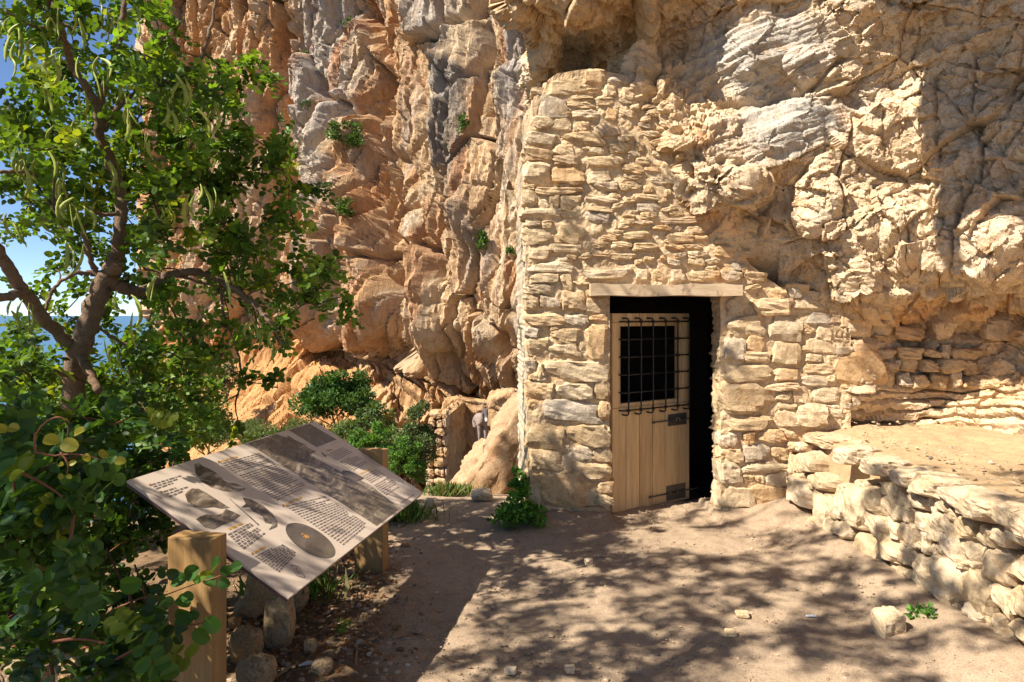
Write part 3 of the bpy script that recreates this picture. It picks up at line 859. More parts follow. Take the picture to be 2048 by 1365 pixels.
for step in range(8):                                 # thickness of the wall, roughened
    r_ = bmesh.ops.extrude_edge_only(bm, edges=be)
    nvs = [g for g in r_['geom'] if isinstance(g, bmesh.types.BMVert)]
    be = [g for g in r_['geom'] if isinstance(g, bmesh.types.BMEdge) and all(v_ in set(nvs) for v_ in g.verts)]
    for v_ in nvs:
        lft = v_.co.x < 0.3
        v_.co.y += 0.155 if lft else 0.028
        if lft: v_.co.x -= 0.0085
        v_.co += Vector((random.gauss(0, .002 if lft else .004), random.gauss(0, .003), 0))
bmesh.ops.recalc_face_normals(bm, faces=bm.faces)
me = bpy.data.meshes.new('bedding_mortar'); bm.to_mesh(me); bm.free()
me.materials.append(M['mortar']); me.materials.append(M['pale_mortar'])
for p_ in me.polygons:
    if p_.center.x < 0.125 and p_.normal.x < -0.5: p_.material_index = 1
child('bedding_mortar', me, None, hut)

ZA = (1000, 100, 600 / 1780); ZB = (1000, 540, 600 / 1517); ZC = (1440, 450, 608 / 1844); ZD = (1440, 780, 608 / 1419)
A = [(270,185,510,270),(510,120,640,215),(640,150,800,215),(600,215,705,280),(705,220,800,300),(205,270,385,395),(410,265,540,300),(560,290,690,340),(400,310,560,355),(430,352,585,415),(610,350,695,415),
 (310,355,410,405),(185,400,305,470),(300,405,415,490),(455,420,530,485),(560,440,720,510),(160,490,345,570),(360,490,630,570),(145,585,310,665),(320,565,450,625),(330,630,490,690),(520,630,760,700),(640,560,770,620),(790,545,850,600),
 (150,670,320,790),(310,675,490,800),(730,680,850,740),(855,680,970,740),(790,640,880,685),(740,745,845,775),(510,715,640,800),(560,775,690,840),(145,800,210,835),(220,812,480,865),(150,840,235,925),(290,865,355,940),(355,865,480,950),
 (510,860,690,915),(750,785,840,835),(840,800,900,850),(870,755,975,800),(145,930,355,1010),(360,960,475,1000),(520,925,660,965),(515,965,665,1030),(515,1035,605,1090),(730,885,830,915),(810,850,950,890),(970,825,1015,885),(1020,830,1100,890),(1100,840,1190,900),
 (780,915,960,965),(960,930,1050,960),(1060,900,1190,935),(145,1015,240,1055),(150,1055,320,1150),(310,1020,495,1150),(830,965,920,1010),(800,1012,900,1045),(980,995,1245,1035),(1150,965,1245,995),(905,1040,1010,1075),(1090,1050,1210,1095),(1140,1095,1230,1135),
 (730,1075,900,1130),(965,1085,1130,1145),(300,1155,475,1225),(150,1160,300,1255),(540,1140,640,1185),(640,1140,770,1175),(780,1145,945,1195),(980,1150,1090,1190),(1090,1150,1190,1180),(545,1195,660,1230),(655,1205,800,1250),(855,1215,910,1265),(950,1220,1000,1255),(1030,1205,1100,1240),
 (170,1260,420,1330),(1290,930,1400,1010),(1400,1000,1530,1060),(1290,1060,1460,1110),(1280,1112,1420,1150),(1270,1170,1400,1230),(1400,1190,1500,1240),(700,1000,790,1040),(640,850,720,880),(985,765,1090,810),(1090,930,1140,965),(1000,960,1090,990),(610,1100,720,1135),(1110,1195,1220,1240),(700,500,790,550),(530,580,630,625),(1180,900,1260,960),(1060,740,1170,810)]
B = [(385,-12,665,52),(680,-5,750,55),(770,10,845,60),(860,0,940,60),(945,5,1100,62),(1120,0,1220,62),(1235,10,1345,75),(370,55,450,82),(135,10,290,70),(295,15,370,100),(135,75,270,125),
 (130,130,210,200),(205,130,300,200),(300,110,430,205),(437,90,535,140),(430,145,535,215),(140,212,320,285),(330,222,450,280),(450,225,540,262),(135,292,220,350),(140,345,245,435),(255,300,410,370),(425,285,542,445),(230,375,415,440),
 (135,450,185,520),(187,465,225,540),(150,522,205,565),(225,450,545,555),(140,567,285,650),(285,565,465,650),(470,548,552,650),(140,657,180,695),(180,662,490,768),(490,657,556,760),(140,775,315,908),(335,772,556,885),
 (145,912,305,1015),(345,888,455,960),(460,890,562,980),(415,930,468,975),(265,1017,300,1042),(303,1002,350,1045),(350,965,562,1060),(155,1025,490,1195),(495,1068,580,1132),(470,1135,568,1185),(160,1200,310,1250),(315,1195,562,1250),
 (1135,142,1225,230),(1270,145,1480,235),(1350,92,1440,145),(1455,75,1517,145),(1130,240,1340,335),(1365,240,1517,365),(1122,345,1240,465),(1245,335,1350,412),(1215,415,1360,480),(1360,365,1517,488),(1117,475,1365,580),(1370,492,1495,560),(1350,568,1517,610),
 (1110,583,1370,735),(1378,612,1470,660),(1410,665,1495,715),(1117,740,1370,818),(1390,705,1517,785),(1112,822,1200,893),(1225,822,1290,880),(1310,800,1450,865),(1112,895,1228,965),(1233,870,1360,968),(1372,890,1460,965),
 (1110,968,1220,1075),(1225,972,1445,1030),(1225,1035,1280,1080),(1285,1035,1330,1080),(1332,1022,1445,1115),(1107,1082,1275,1212),(1270,1085,1440,1200),(1105,1205,1205,1265),(1215,1198,1340,1245),(1345,1205,1440,1245)]
Cst = [(395,355,530,430),(430,430,610,515),(505,520,650,610),(655,540,720,600),(705,548,780,625),(640,465,710,540),(760,535,805,570),(755,565,905,690),(850,555,915,615),(915,590,1025,665),(565,620,675,710),(665,612,730,680),(485,617,565,665),
 (500,675,680,790),(690,680,795,722),(690,725,805,790),(805,692,960,780),(500,775,600,830),(620,785,715,850),(510,832,690,910),(705,762,1015,960),(640,908,705,955),(490,912,665,980),(560,985,755,1085),(430,985,555,1090),(625,1088,740,1160),(745,1078,800,1115),(790,1042,850,1092),(735,625,760,680),(930,668,1000,690),(715,965,840,1010)]
WN = (0, -1, 0)
A = [(a - random.uniform(0, 16) if a < 190 else a, b, c, d) for a, b, c, d in A]; B = [(a - random.uniform(0, 14) if a < 165 else a, b, c, d) for a, b, c, d in B]
lay_stones(A + [], ZA, (0, WY, 0), WN, hut, HUT_POOL, (0.09, 0.14), 1.13, rotj=7, sink=0.55)
lay_stones(B, ZB, (0, WY, 0), WN, hut, HUT_POOL, (0.10, 0.15), 1.12, sink=0.54)
lay_stones(Cst, ZC, (2.5, WY + 0.02, 0), (-0.02, -1, 0), hut, HUT_POOL, (0.10, 0.15), 1.13, rotj=7, sink=0.46)
# small pinning stones in the gaps left
done = [(o_[0] + b_[0] * o_[2], o_[1] + b_[1] * o_[2], o_[0] + b_[2] * o_[2], o_[1] + b_[3] * o_[2]) for o_, L_ in ((ZA, A), (ZB, B), (ZC, Cst)) for b_ in L_]
fill = []
for _ in range(9000):
    if len(fill) >= 84: break
    u_, v_ = random.uniform(1060, 1690), random.uniform(160, 1030)
    w_, h_ = random.uniform(14, 34), random.uniform(8, 16)
    if v_ < np.interp(u_, [a for a, b in top], [b for a, b in top]) + 16: continue
    if 1205 < u_ + w_ / 2 and u_ - w_ / 2 < 1452 and v_ > 560: continue
    bx_ = (u_ - w_ / 2, v_ - h_ / 2, u_ + w_ / 2, v_ + h_ / 2)
    if any(bx_[0] < d_[2] - 4 and bx_[2] > d_[0] + 4 and bx_[1] < d_[3] - 3 and bx_[3] > d_[1] + 3 for d_ in done): continue
    done.append(bx_); fill.append(bx_)
lay_stones(fill, (0, 0, 1), (0, WY, 0), WN, hut, HUT_POOL, (0.08, 0.12), 1.15, rotj=18, sink=0.5)
# blocks of the course that runs on under the bulge belong to the rock
Crk = [(985,822,1140,975),(1060,717,1185,828),(962,695,1058,805),(1145,842,1270,975),(1270,850,1330,985),(1335,850,1425,990),(1425,812,1515,900),(1515,805,1640,1000),(1645,795,1740,990),(1745,880,1844,1020),(1050,622,1240,700),(1245,682,1370,812),(1375,690,1515,800),(1295,585,1420,690),(1600,525,1830,705),(1430,905,1510,985)]
Crk = [(1600,525,1830,705),(1295,585,1420,690),(1050,622,1240,700)]
for (ya, yb) in ((735, 815), (815, 895), (895, 985)):
    xx = 790 + random.uniform(0, 60)
    while xx < 1560:
        ww = random.uniform(60, 190); y_o = (xx - 900) * 0.012
        Crk.append((xx, ya + y_o + random.uniform(-14, 14), xx + ww, yb + y_o + random.uniform(-14, 10))); xx += ww
lay_stones(Crk, ZC, (3.4, 5.66, 0), (-0.24, -1, 0), near_rock, HUT_POOL, (0.14, 0.22), 1.1, name='block', sink=0.3, rotj=9)

# dark room behind the door
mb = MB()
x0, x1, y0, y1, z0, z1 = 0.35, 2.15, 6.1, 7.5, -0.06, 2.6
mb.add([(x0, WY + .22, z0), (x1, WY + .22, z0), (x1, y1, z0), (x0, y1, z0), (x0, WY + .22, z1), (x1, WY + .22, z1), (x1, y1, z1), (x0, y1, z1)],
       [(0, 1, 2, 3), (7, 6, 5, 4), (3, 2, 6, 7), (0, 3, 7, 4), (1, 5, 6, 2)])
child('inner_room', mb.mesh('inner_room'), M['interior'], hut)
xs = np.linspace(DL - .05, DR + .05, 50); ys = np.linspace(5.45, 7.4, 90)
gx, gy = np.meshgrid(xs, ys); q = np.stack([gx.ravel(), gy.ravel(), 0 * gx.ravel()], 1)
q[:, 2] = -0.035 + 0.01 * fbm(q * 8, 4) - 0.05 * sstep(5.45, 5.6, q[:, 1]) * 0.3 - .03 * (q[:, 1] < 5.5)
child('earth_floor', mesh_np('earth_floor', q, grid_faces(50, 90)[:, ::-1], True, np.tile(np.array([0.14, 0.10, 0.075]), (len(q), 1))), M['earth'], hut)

# lintel beam
pl = on_plane(1181, 569, (0, 5.50, 0), WN); pr = on_plane(1485, 571, (0, 5.50, 0), WN)
zt, zbm = EYE + (HYP - 569) / FPX * 5.5, EYE + (HYP - 592) / FPX * 5.5
t = np.linspace(0, 1, 24)
mb = MB()
vs_ = []
for i_, s_ in enumerate(t):
    xx = pl.x + (pr.x - pl.x) * s_
    a_, b_ = 0.006 * math.sin(9 * s_ + 1) + 0.004 * math.sin(31 * s_), 0.004 * math.sin(13 * s_)
    yf = 5.495 + 0.006 * math.sin(17 * s_)
    vs_ += [(xx, yf, zbm + b_), (xx, yf, zt + a_), (xx, yf + 0.22, zt + a_), (xx, yf + 0.22, zbm + b_)]
fs_ = [(0, 1, 2, 3), tuple(92 + q_ for q_ in (3, 2, 1, 0))]
for i_ in range(23):
    b = i_ * 4
    for k_ in range(4):
        fs_.append((b + k_, b + 4 + k_, b + 4 + (k_ + 1) % 4, b + (k_ + 1) % 4))
mb.add(vs_, fs_)
child('lintel', mb.mesh('lintel'), M['lintel_wood'], hut)
mb = MB(); mb.box(((DL + DR) / 2, 5.86, DT + 0.02), (DR - DL) / 2 + .08, 0.13, 0.02)
child('lintel_board', mb.mesh('lintel_board'), M['lintel_wood'], hut)

# ---- door leaf, hung on the left, swung inwards
HY0 = Vector((0.838, 5.70, 0)); HE0 = Vector((1.612, 6.20, 0))
DW = (HE0 - HY0).length
dx = (HE0 - HY0).normalized(); dn = Vector((dx.y, -dx.x, 0)); dzv = Vector((0, 0, 1)); DAX = (dx, dn, dzv)
door = bpy.data.objects.new('door', None); col.objects.link(door); door.parent = hut
door.matrix_parent_inverse = Matrix.Translation(hut.location).inverted(); door.location = HY0
door['label'] = 'new plank door with an iron grille over its window'
def dpart(name, me_, mat):
    o = link(name, me_, mat, door); return o
def dp(x, y, z): return dx * x + dn * y + dzv * z      # x along the leaf, y out of its face, z up
def dbox(name, x0, x1, z0, z1, y0=-0.045, y1=0.0, mat='door_wood', bev=0.003):
    mb = MB(); mb.box(dp((x0 + x1) / 2, (y0 + y1) / 2, (z0 + z1) / 2), (x1 - x0) / 2, (y1 - y0) / 2, (z1 - z0) / 2, DAX)
    me_ = mb.mesh(name)
    if bev: bevel_mesh(me_, bev)
    bmn = bmesh.new(); bmn.from_mesh(me_); bmesh.ops.recalc_face_normals(bmn, faces=bmn.faces); bmn.to_mesh(me_); bmn.free()
    return dpart(name, me_, M[mat])
def dmap(u, v):
    p = on_plane(u, v, HY0, dn) - HY0
    return p.dot(dx), p.z
zB, zT = -0.02, 1.662
w0, w1 = dmap(1243, 700)[0], dmap(1357, 700)[0]
wzt, wzb = 1.556, 0.895
npl = 6; pw = DW / npl; gap = 0.0022
for k_ in range(npl):
    x0, x1 = k_ * pw + gap, (k_ + 1) * pw - gap
    dbox('plank', x0, x1, zB, wzb - 0.03)
    dbox('plank', x0, x1, wzt + 0.03, zT)
dbox('stile', gap, w0 - 0.03, wzb - 0.028, wzt + 0.028)
dbox('stile', w1 + 0.03, DW - gap, wzb - 0.028, wzt + 0.028)
for (a0, a1, b0, b1) in ((w0 - .032, w1 + .032, wzt - .004, wzt + .032), (w0 - .032, w1 + .032, wzb - .032, wzb + .004), (w0 - .032, w0, wzb, wzt), (w1, w1 + .032, wzb, wzt)):
    dbox('window_frame', a0, a1, b0, b1, -0.05, -0.012)
# grille: six uprights hooked into the wood, six cross bars
ups = [dmap(u_, 735)[0] for u_ in (1250, 1275, 1299, 1324, 1348, 1371)]
cz = [1.65 - (v_ - 630) / FPX * 5.70 for v_ in (644, 680, 715.5, 751, 787, 823)]
GY = 0.045
for x_ in ups:
    mb = MB()
    pts = [dp(x_ - .03, -.01, cz[0] + .028), dp(x_ - .03, GY * .7, cz[0] + .03), dp(x_ - .015, GY, cz[0] + .028), dp(x_ - .002, GY, cz[0] + .018), dp(x_, GY, cz[0]), dp(x_, GY, (cz[0] + cz[-1]) / 2), dp(x_, GY, cz[-1] - .015), dp(x_ - .004, GY, cz[-1] - .034), dp(x_ - .018, GY * .9, cz[-1] - .04), dp(x_ - .03, GY * .6, cz[-1] - .038), dp(x_ - .03, -.01, cz[-1] - .036)]
    mb.tube(pts, 0.0072, 8)
    for z_ in cz:
        mb.box(dp(x_, GY, z_), 0.0115, 0.0105, 0.011, DAX)
    dpart('grille_upright', mb.mesh('grille_upright', True), M['iron'])
for z_ in cz:
    mb = MB()
    mb.tube([dp(ups[0] - .065, -.008, z_), dp(ups[0] - .062, GY * .6, z_), dp(ups[0] - .045, GY - .004, z_), dp(ups[0] - .02, GY - .003, z_), dp(ups[-1] + .02, GY - .003, z_), dp(ups[-1] + .034, GY * .6, z_), dp(ups[-1] + .036, -.008, z_)], 0.0068, 8)
    dpart('grille_bar', mb.mesh('grille_bar', True), M['iron'])
# two bolts
for (p0, p1, r0, r1, rv, ext) in (((1334, 828), (1373, 850), 1303, 1375, 842, 0), ((1331, 971), (1371, 996), 1297, 1388, 988, 1)):
    xa0, za0 = dmap(*p0); xa1, za1 = dmap(*p1)
    za0, za1 = min(za0, za1) + .008, max(za0, za1) - .008; xa0 += .008; xa1 -= .004
    dbox('bolt_plate', xa0, xa1, za0, za1, 0.0006, 0.006, 'worn_iron', 0.001)
    zr = (za0 + za1) / 2
    mb = MB(); mb.tube([dp(dmap(r0, rv)[0], 0.014, zr), dp(dmap(r1, rv)[0] + (0.03 if ext else 0.004), 0.014, zr)], 0.006, 8)
    for fx in (0.12, 0.5, 0.88):
        mb.box(dp(xa0 + (xa1 - xa0) * fx, 0.012, zr), 0.012, 0.009, 0.014, DAX)
    mb.box(dp(dmap(r0, rv)[0] + .012, 0.016, zr), 0.014, 0.007, 0.009, DAX)
    dpart('bolt', mb.mesh('bolt'), M['worn_iron'])
    if not ext:
        mb = MB(); xm = (xa0 + xa1) / 2 - .02
        mb.tube([dp(xm + .026 * math.cos(a_), 0.03, zr - .008 + .03 * math.sin(a_)) for a_ in np.linspace(0, math.pi, 9)], 0.004, 6)
        dpart('hasp_ring', mb.mesh('hasp_ring', True), M['steel'])

# ================================================================== terrace along the right side
terr = empty('stone_terrace', (2.4, 4.5, 0), 'low dry stone terrace holding a sandy ledge beside the hut', 'terrace wall')
B0, B1 = Vector((2.30, 5.75, 0)), Vector((2.52, 2.6, 0))
tdir = (B1 - B0).normalized(); tn = Vector((tdir.y, -tdir.x, 0))
tn = tn if tn.x < 0 else -tn
tnb = (tn + Vector((0, 0, 0.10))).normalized()        # slight batter
TP = B0 + Vector((0.01, 0, 0))
D = [(320,248,420,290),(312,290,470,385),(305,392,415,445),(310,445,352,505),(378,422,465,540),(450,398,530,465),(572,442,645,508),(448,482,545,640),(530,502,640,605),(345,560,412,660),(420,597,510,692),(512,665,600,750),(540,605,650,690),
 (645,465,735,640),(735,465,800,590),(800,500,880,600),(682,425,745,478),(735,595,825,690),(810,602,885,690),(800,432,880,500),(880,480,1010,560),(1015,505,1130,585),(865,548,945,612),(948,575,1095,660),(890,625,1095,718),(1095,600,1250,700),(1100,700,1250,800),(1135,562,1330,618),(1275,625,1419,728),
 (560,705,650,800),(650,695,800,865),(800,695,895,808),(800,812,875,862),(897,748,960,828),(905,715,1000,748),(1000,722,1110,775),(965,780,1110,878),(882,832,1005,908),(795,885,925,965),(922,912,1035,995),(992,875,1085,958),
 (1065,805,1190,1000),(1190,845,1310,1050),(1255,725,1419,900),(1165,802,1240,842),(1320,905,1419,1055),(1025,965,1110,1005),(1072,995,1212,1080),(1215,1005,1300,1100),(1030,1065,1255,1185),(1282,1062,1370,1130),(1255,1135,1330,1240),(1325,1115,1425,1200),(1330,1205,1430,1275),
 (1425,640,1560,760),(1425,770,1570,900),(1425,905,1540,1060),(1430,1070,1560,1200),(1435,1205,1580,1300),(1570,640,1720,800),(1560,905,1720,1060)]
lay_stones(D, ZD, TP + tn * 0.02, tnb, terr, LEDGE_POOL, (0.15, 0.24), 1.12, sink=0.30, rotj=8, split=1.15)
# capstones lie flat on the edge: (photo pixels of the centre, length along wall, width, thickness)
def flat_stone(name, c, L, W, T, rz, pool, parent, tilt=(0, 0)):
    o = bpy.data.objects.new(name, random.choice(pool)); col.objects.link(o)
    o.parent = parent
    if parent is not None: o.matrix_parent_inverse = Matrix.Translation(parent.location).inverted()
    o.location = c; o.scale = (L / 2, W / 2, T / 2); o.rotation_euler = (tilt[0], tilt[1], rz)
    return o
ang = math.atan2(tdir.y, tdir.x)
for (uu, vv, L, W, T) in ((1640, 872, .30, .30, .10), (1690, 900, .24, .26, .14), (1745, 922, .26, .24, .13), (1800, 945, .20, .22, .11), (1850, 960, .24, .26, .12), (1905, 982, .22, .2, .11), (1960, 1002, .26, .28, .12), (2020, 1022, .2, .22, .12), (2080, 1045, .26, .28, .12), (2150, 1070, .3, .3, .13), (1600, 848, .22, .26, .11), (1700, 880, .14, .12, .07), (1830, 930, .12, .1, .06)):
    c = G(uu, vv, 0.70); c.z = 0.665; c.x += 0.07
    flat_stone('capstone', c, L, W, T, ang + R(random.uniform(-6, 6)), FULL_LIGHT, terr, (R(random.uniform(-4, 4)), R(random.uniform(-4, 4))))
# earth core and sandy top
ns, nt_ = 150, 110
sv, tv = np.linspace(-0.1, 3.6, ns), np.linspace(0, 1, nt_)
gs, gt = np.meshgrid(sv, tv)
s_, t_ = gs.ravel(), gt.ravel()
bx, by = B0.x + tdir.x * s_, B0.y + tdir.y * s_
upf = np.clip(t_ / 0.3, 0, 1); inn = np.clip((t_ - 0.3) / 0.7, 0, 1)
X = bx + 0.05 + 0.07 * upf + inn * 2.3; Y = by + inn * (0.35 - 0.1 * s_)
Zt = -0.1 + 0.79 * upf + 0.10 * inn * 2.0 * np.exp(-inn) + 0.0
q = np.stack([X, Y, Zt], 1)
q[:, 2] += (0.045 * fbm(q * 2.1, 3) + 0.018 * fbm(q * 9, 3)) * (t_ > 0.25)
q[:, 0] += 0.02 * fbm(q * 5, 3)
cc = np.tile(np.array([0.45, 0.325, 0.19]), (len(q), 1)) * (1 + 0.12 * fbm(q * 2, 3)[:, None])
child('sandy_fill', mesh_np('sandy_fill', q, grid_faces(ns, nt_), True, cc), M['earth'], terr)

def loose(name, u0, v0, u1, v1, z, pool, label, cat='stone', group=None, dfac=0.9, rz=None):
    """a loose stone from its box in the photo, standing on level z"""
    b = G((u0 + u1) / 2, v1, z)
    w = (u1 - u0) / FPX * b.y; hh = (v1 - v0) / FPX * b.y
    o = bpy.data.objects.new(name, random.choice(pool)); col.objects.link(o)
    o.scale = (w / 2, w * dfac / 2, hh / 2 * 1.08); o.location = (b.x, b.y + w * dfac * 0.4, b.z + hh * 0.47)
    o.rotation_euler = (0, 0, R(random.uniform(-15, 15)) if rz is None else rz)
    return tag(o, label, cat, group)
loose('boulder', 1590, 806, 1662, 858, 0.72, FULL_LIGHT, 'angular pale boulder resting at the inner corner of the terrace', 'boulder')
loose('stone', 1750, 854, 1778, 867, 0.70, FULL_DARK, 'small brown stone lying alone on the sandy terrace top')
loose('stone', 1762, 1232, 1815, 1281, 0.0, FULL_LIGHT, 'squarish cream stone on the path beside the green weed')
# ================================================================== the information board
brd = empty('information_board', (-1.1, 3.5, 0), 'tilted beige information panel held between two square wooden posts', 'information board')
bA, bPhi, bW, bh, bTh = Vector((-1.24984, 2.79103, 0.74)), 0.20005, 1.63347, 0.42994, 0.52592
a_ax = Vector((math.sin(bPhi), math.cos(bPhi), 0)); q_ax = Vector((math.cos(bPhi), -math.sin(bPhi), 0))
d_ax = q_ax * math.cos(bTh) - Vector((0, 0, 1)) * math.sin(bTh)     # down the panel, towards the reader
n_ax = a_ax.cross(d_ax); n_ax = n_ax if n_ax.z > 0 else -n_ax
BAX = (a_ax, d_ax, n_ax)
mb = MB(); mb.box(bA + a_ax * bW / 2 - n_ax * 0.006, bW / 2, bh, 0.006, BAX)
m, nt, bs, out = new_mat('printed_panel')
n1 = noise(nt, position(nt), 5, 5, 0.6); n2 = noise(nt, position(nt), 160, 3, 0.6)
c = ramp(nt, n1, [(0.3, (0.56, 0.445, 0.345)), (0.7, (0.63, 0.51, 0.40))])
nt.links.new(c, bs.inputs['Base Color']); bs.inputs['Roughness'].default_value = 0.34; bs.inputs['Specular IOR Level'].default_value = 0.5
M['panel'] = m
me = mb.mesh('panel'); bevel_mesh(me, 0.0015)
child('panel', me, M['panel'], brd)
mb = MB(); mb.box(bA + a_ax * bW / 2 - n_ax * 0.0165, bW / 2 - .004, bh - .004, 0.010, BAX)
child('backing_board', mb.mesh('backing_board'), flat_mat('backing', (0.10, 0.06, 0.065), 0.5), brd)

PX = bA
def bmap(zx, zy):
    """zoomed photo pixel -> panel coordinates (along, down)"""
    p = on_plane(230 + zx * 630 / 2048, 830 + zy * 630 / 2048, PX, n_ax) - PX
    return p.dot(a_ax), p.dot(d_ax)
def bpt(a, d, lift): return bA + a_ax * min(max(a, .001), bW - .001) + d_ax * min(max(d, -bh + .001), bh - .001) + n_ax * lift
def print_poly(name, polys, mat, lift):
    mb = MB()
    for pl in polys:
        vs = [bpt(*bmap(x, y), lift) for x, y in pl]
        mb.add(vs, [tuple(range(len(vs)))])
    me = mb.mesh(name)
    bm = bmesh.new(); bm.from_mesh(me); bmesh.ops.triangulate(bm, faces=bm.faces)
    for f in bm.faces:
        f.normal_update()
        if f.normal.dot(n_ax) < 0: f.normal_flip()
    bm.to_mesh(me); bm.free()
    return child(name, me, mat, brd)
def photo_mat(name, c0, c1, c2, scale, aniso):
    m, nt, bs, out = new_mat(name)
    mp = nt.nodes.new('ShaderNodeMapping'); mp.inputs['Scale'].default_value = aniso
    nt.links.new(position(nt), mp.inputs['Vector'])
    n1 = noise(nt, mp.outputs[0], scale, 9, 0.7, dist=0.7)
    nt.links.new(ramp(nt, n1, [(0.34, c0), (0.5, c1), (0.66, c2)]), bs.inputs['Base Color'])
    bs.inputs['Roughness'].default_value = 0.25
    return m
PM = photo_mat('printed_landscape', (0.05, 0.036, 0.026), (0.13, 0.095, 0.065), (0.38, 0.30, 0.22), 9, (2.2, 0.8, 1.5))
PD = photo_mat('printed_dark', (0.075, 0.055, 0.042), (0.105, 0.08, 0.06), (0.15, 0.115, 0.085), 5, (3, 0.7, 1))
print_poly('printed_photograph', [[(865, 186), (1050, 126), (1135, 155), (1310, 240), (1265, 262), (1480, 375), (1600, 432), (1690, 480), (1790, 560), (1860, 604), (1700, 722), (1280, 452)]], PM, 0.0012)
print_poly('printed_photograph', [[(1130, 99), (1266, 60), (1440, 161), (1312, 211)]], PD, 0.0012)
print_poly('printed_photograph', [[(1480, 362), (1525, 366), (1620, 412), (1580, 432), (1530, 440), (1478, 400)]], PD, 0.0018)
ph = np.linspace(0, 2 * math.pi, 48)[:-1]
ex, ey = math.cos(R(31)), math.sin(R(31))
print_poly('printed_oval', [[(1270 + 182 * math.cos(t) * ex - 78 * math.sin(t) * ey, 818 + 182 * math.cos(t) * ey + 78 * math.sin(t) * ex) for t in ph]], PD, 0.0012)
print_poly('printed_figure', [[(1212, 762), (1222, 778), (1240, 782), (1258, 790), (1262, 808), (1252, 800), (1240, 806), (1232, 794), (1222, 800), (1228, 786)], [(1215, 770), (1208, 778), (1220, 784)]], flat_mat('figure_orange', (0.55, 0.24, 0.06), 0.3), 0.0018)
print_poly('printed_cutout', [[(517, 322), (525, 380), (560, 430), (620, 470), (700, 495), (790, 505), (848, 486), (846, 476), (780, 480), (730, 450), (700, 418), (655, 375), (600, 345), (572, 335), (545, 313)],
    [(700, 425), (740, 440), (800, 452), (825, 468), (790, 466), (745, 455)]], PM, 0.0012)
print_poly('printed_cutout', [[(500, 480), (470, 500), (455, 520), (470, 565), (520, 600), (590, 605), (640, 600), (690, 610), (745, 605), (690, 570), (600, 512), (545, 482)],
    [(525, 680), (548, 700), (580, 730), (640, 745), (690, 720), (770, 690), (815, 655), (770, 632), (720, 612), (700, 640), (660, 655), (600, 648), (560, 660)]], PM, 0.0012)
print_poly('printed_cutout', [[(830, 538), (880, 548), (960, 590), (1020, 640), (1055, 690), (1052, 728), (998, 750), (1028, 712), (975, 702), (958, 660), (900, 630), (870, 600), (820, 604), (850, 580)],
    [(740, 545), (746, 545), (938, 715), (930, 720), (838, 634)]], PM, 0.0012)
print_poly('printed_cutout', [[(1115, 138), (1135, 140), (1170, 165), (1240, 196), (1245, 206), (1190, 196), (1150, 178), (1128, 160)], [(1338, 238), (1350, 245), (1378, 270), (1366, 274), (1350, 258)]], PM, 0.0016)
# lines of small print: word-long strokes too small to read
INK = flat_mat('print_ink', (0.17, 0.13, 0.11), 0.3); ORA = flat_mat('print_orange', (0.56, 0.30, 0.05), 0.3); RST = flat_mat('print_rust', (0.32, 0.12, 0.03), 0.3)
def text_block(p00, p10, p01, p11, n, mat=INK, fill=0.42, gaps=()):
    mb = MB()
    q = [bmap(*p) for p in (p00, p10, p01, p11)]
    for i in range(n):
        if i in gaps: continue
        t = i / max(1, n - 1)
        s0 = [q[0][k] + (q[2][k] - q[0][k]) * t for k in (0, 1)]; s1 = [q[1][k] + (q[3][k] - q[1][k]) * t for k in (0, 1)]
        L = math.hypot(s1[0] - s0[0], s1[1] - s0[1])
        end = 1.0 if random.random() > 0.2 else random.uniform(0.45, 0.95)
        x = 0.0
        pitch = math.hypot(q[2][0] - q[0][0], q[2][1] - q[0][1]) / max(1, n - 1) if n > 1 else 0.014
        hh = pitch * fill / 2
        while x < L * end - 0.006:
            w = min(random.uniform(0.008, 0.034), L * end - x)
            a0, a1 = x / L, (x + w) / L
            pts = []
            for (aa, sg) in ((a0, -1), (a1, -1), (a1, 1), (a0, 1)):
                pts.append(bpt(s0[0] + (s1[0] - s0[0]) * aa, s0[1] + (s1[1] - s0[1]) * aa + sg * hh * random.uniform(0.75, 1), 0.0013))
            mb.add(pts, [(0, 1, 2, 3)])
            x += w + 0.0055
    me = mb.mesh('text_block')
    bm = bmesh.new(); bm.from_mesh(me)
    for f in bm.faces:
        f.normal_update()
        if f.normal.dot(n_ax) < 0: f.normal_flip()
    bm.to_mesh(me); bm.free()
    return child('text_block', me, mat, brd)
text_block((690, 320), (940, 252), (1050, 556), (1250, 462), 22, gaps=(6,))
text_block((1112, 597), (1370, 532), (1480, 846), (1640, 712), 20)
text_block((1380, 262), (1490, 212), (1548, 360), (1640, 308), 13, gaps=(5,))
text_block((1612, 402), (1710, 352), (1760, 522), (1850, 466), 13, gaps=(5,))
text_block((735, 782), (880, 706), (832, 872), (975, 768), 7, fill=0.6)
text_block((912, 925), (1082, 838), (1062, 1022), (1182, 898), 10, fill=0.6)
text_block((232, 457), (430, 396), (266, 482), (400, 436), 3, fill=0.5)
text_block((312, 502), (500, 442), (352, 532), (440, 498), 3, fill=0.5)
text_block((1855, 575), (1950, 515), (1857, 578), (1952, 518), 1, fill=0.5)
for h0, h1 in (((682, 306), (795, 272)), ((1105, 588), (1218, 533)), ((738, 745), (832, 704)), ((905, 898), (1032, 824)), ((1372, 240), (1412, 222)), ((1595, 385), (1655, 358))):
    text_block(h0, h1, (h0[0], h0[1] + 3), (h1[0], h1[1] + 3), 1, ORA, 0.8)
for bx_, by_ in ((674, 308), (1094, 592), (893, 905), (226, 457), (300, 504)):
    print_poly('bullet', [[(bx_ - 8, by_ - 5), (bx_ + 2, by_ - 9), (bx_ + 9, by_ + 3), (bx_ - 1, by_ + 8)]], RST, 0.0016)
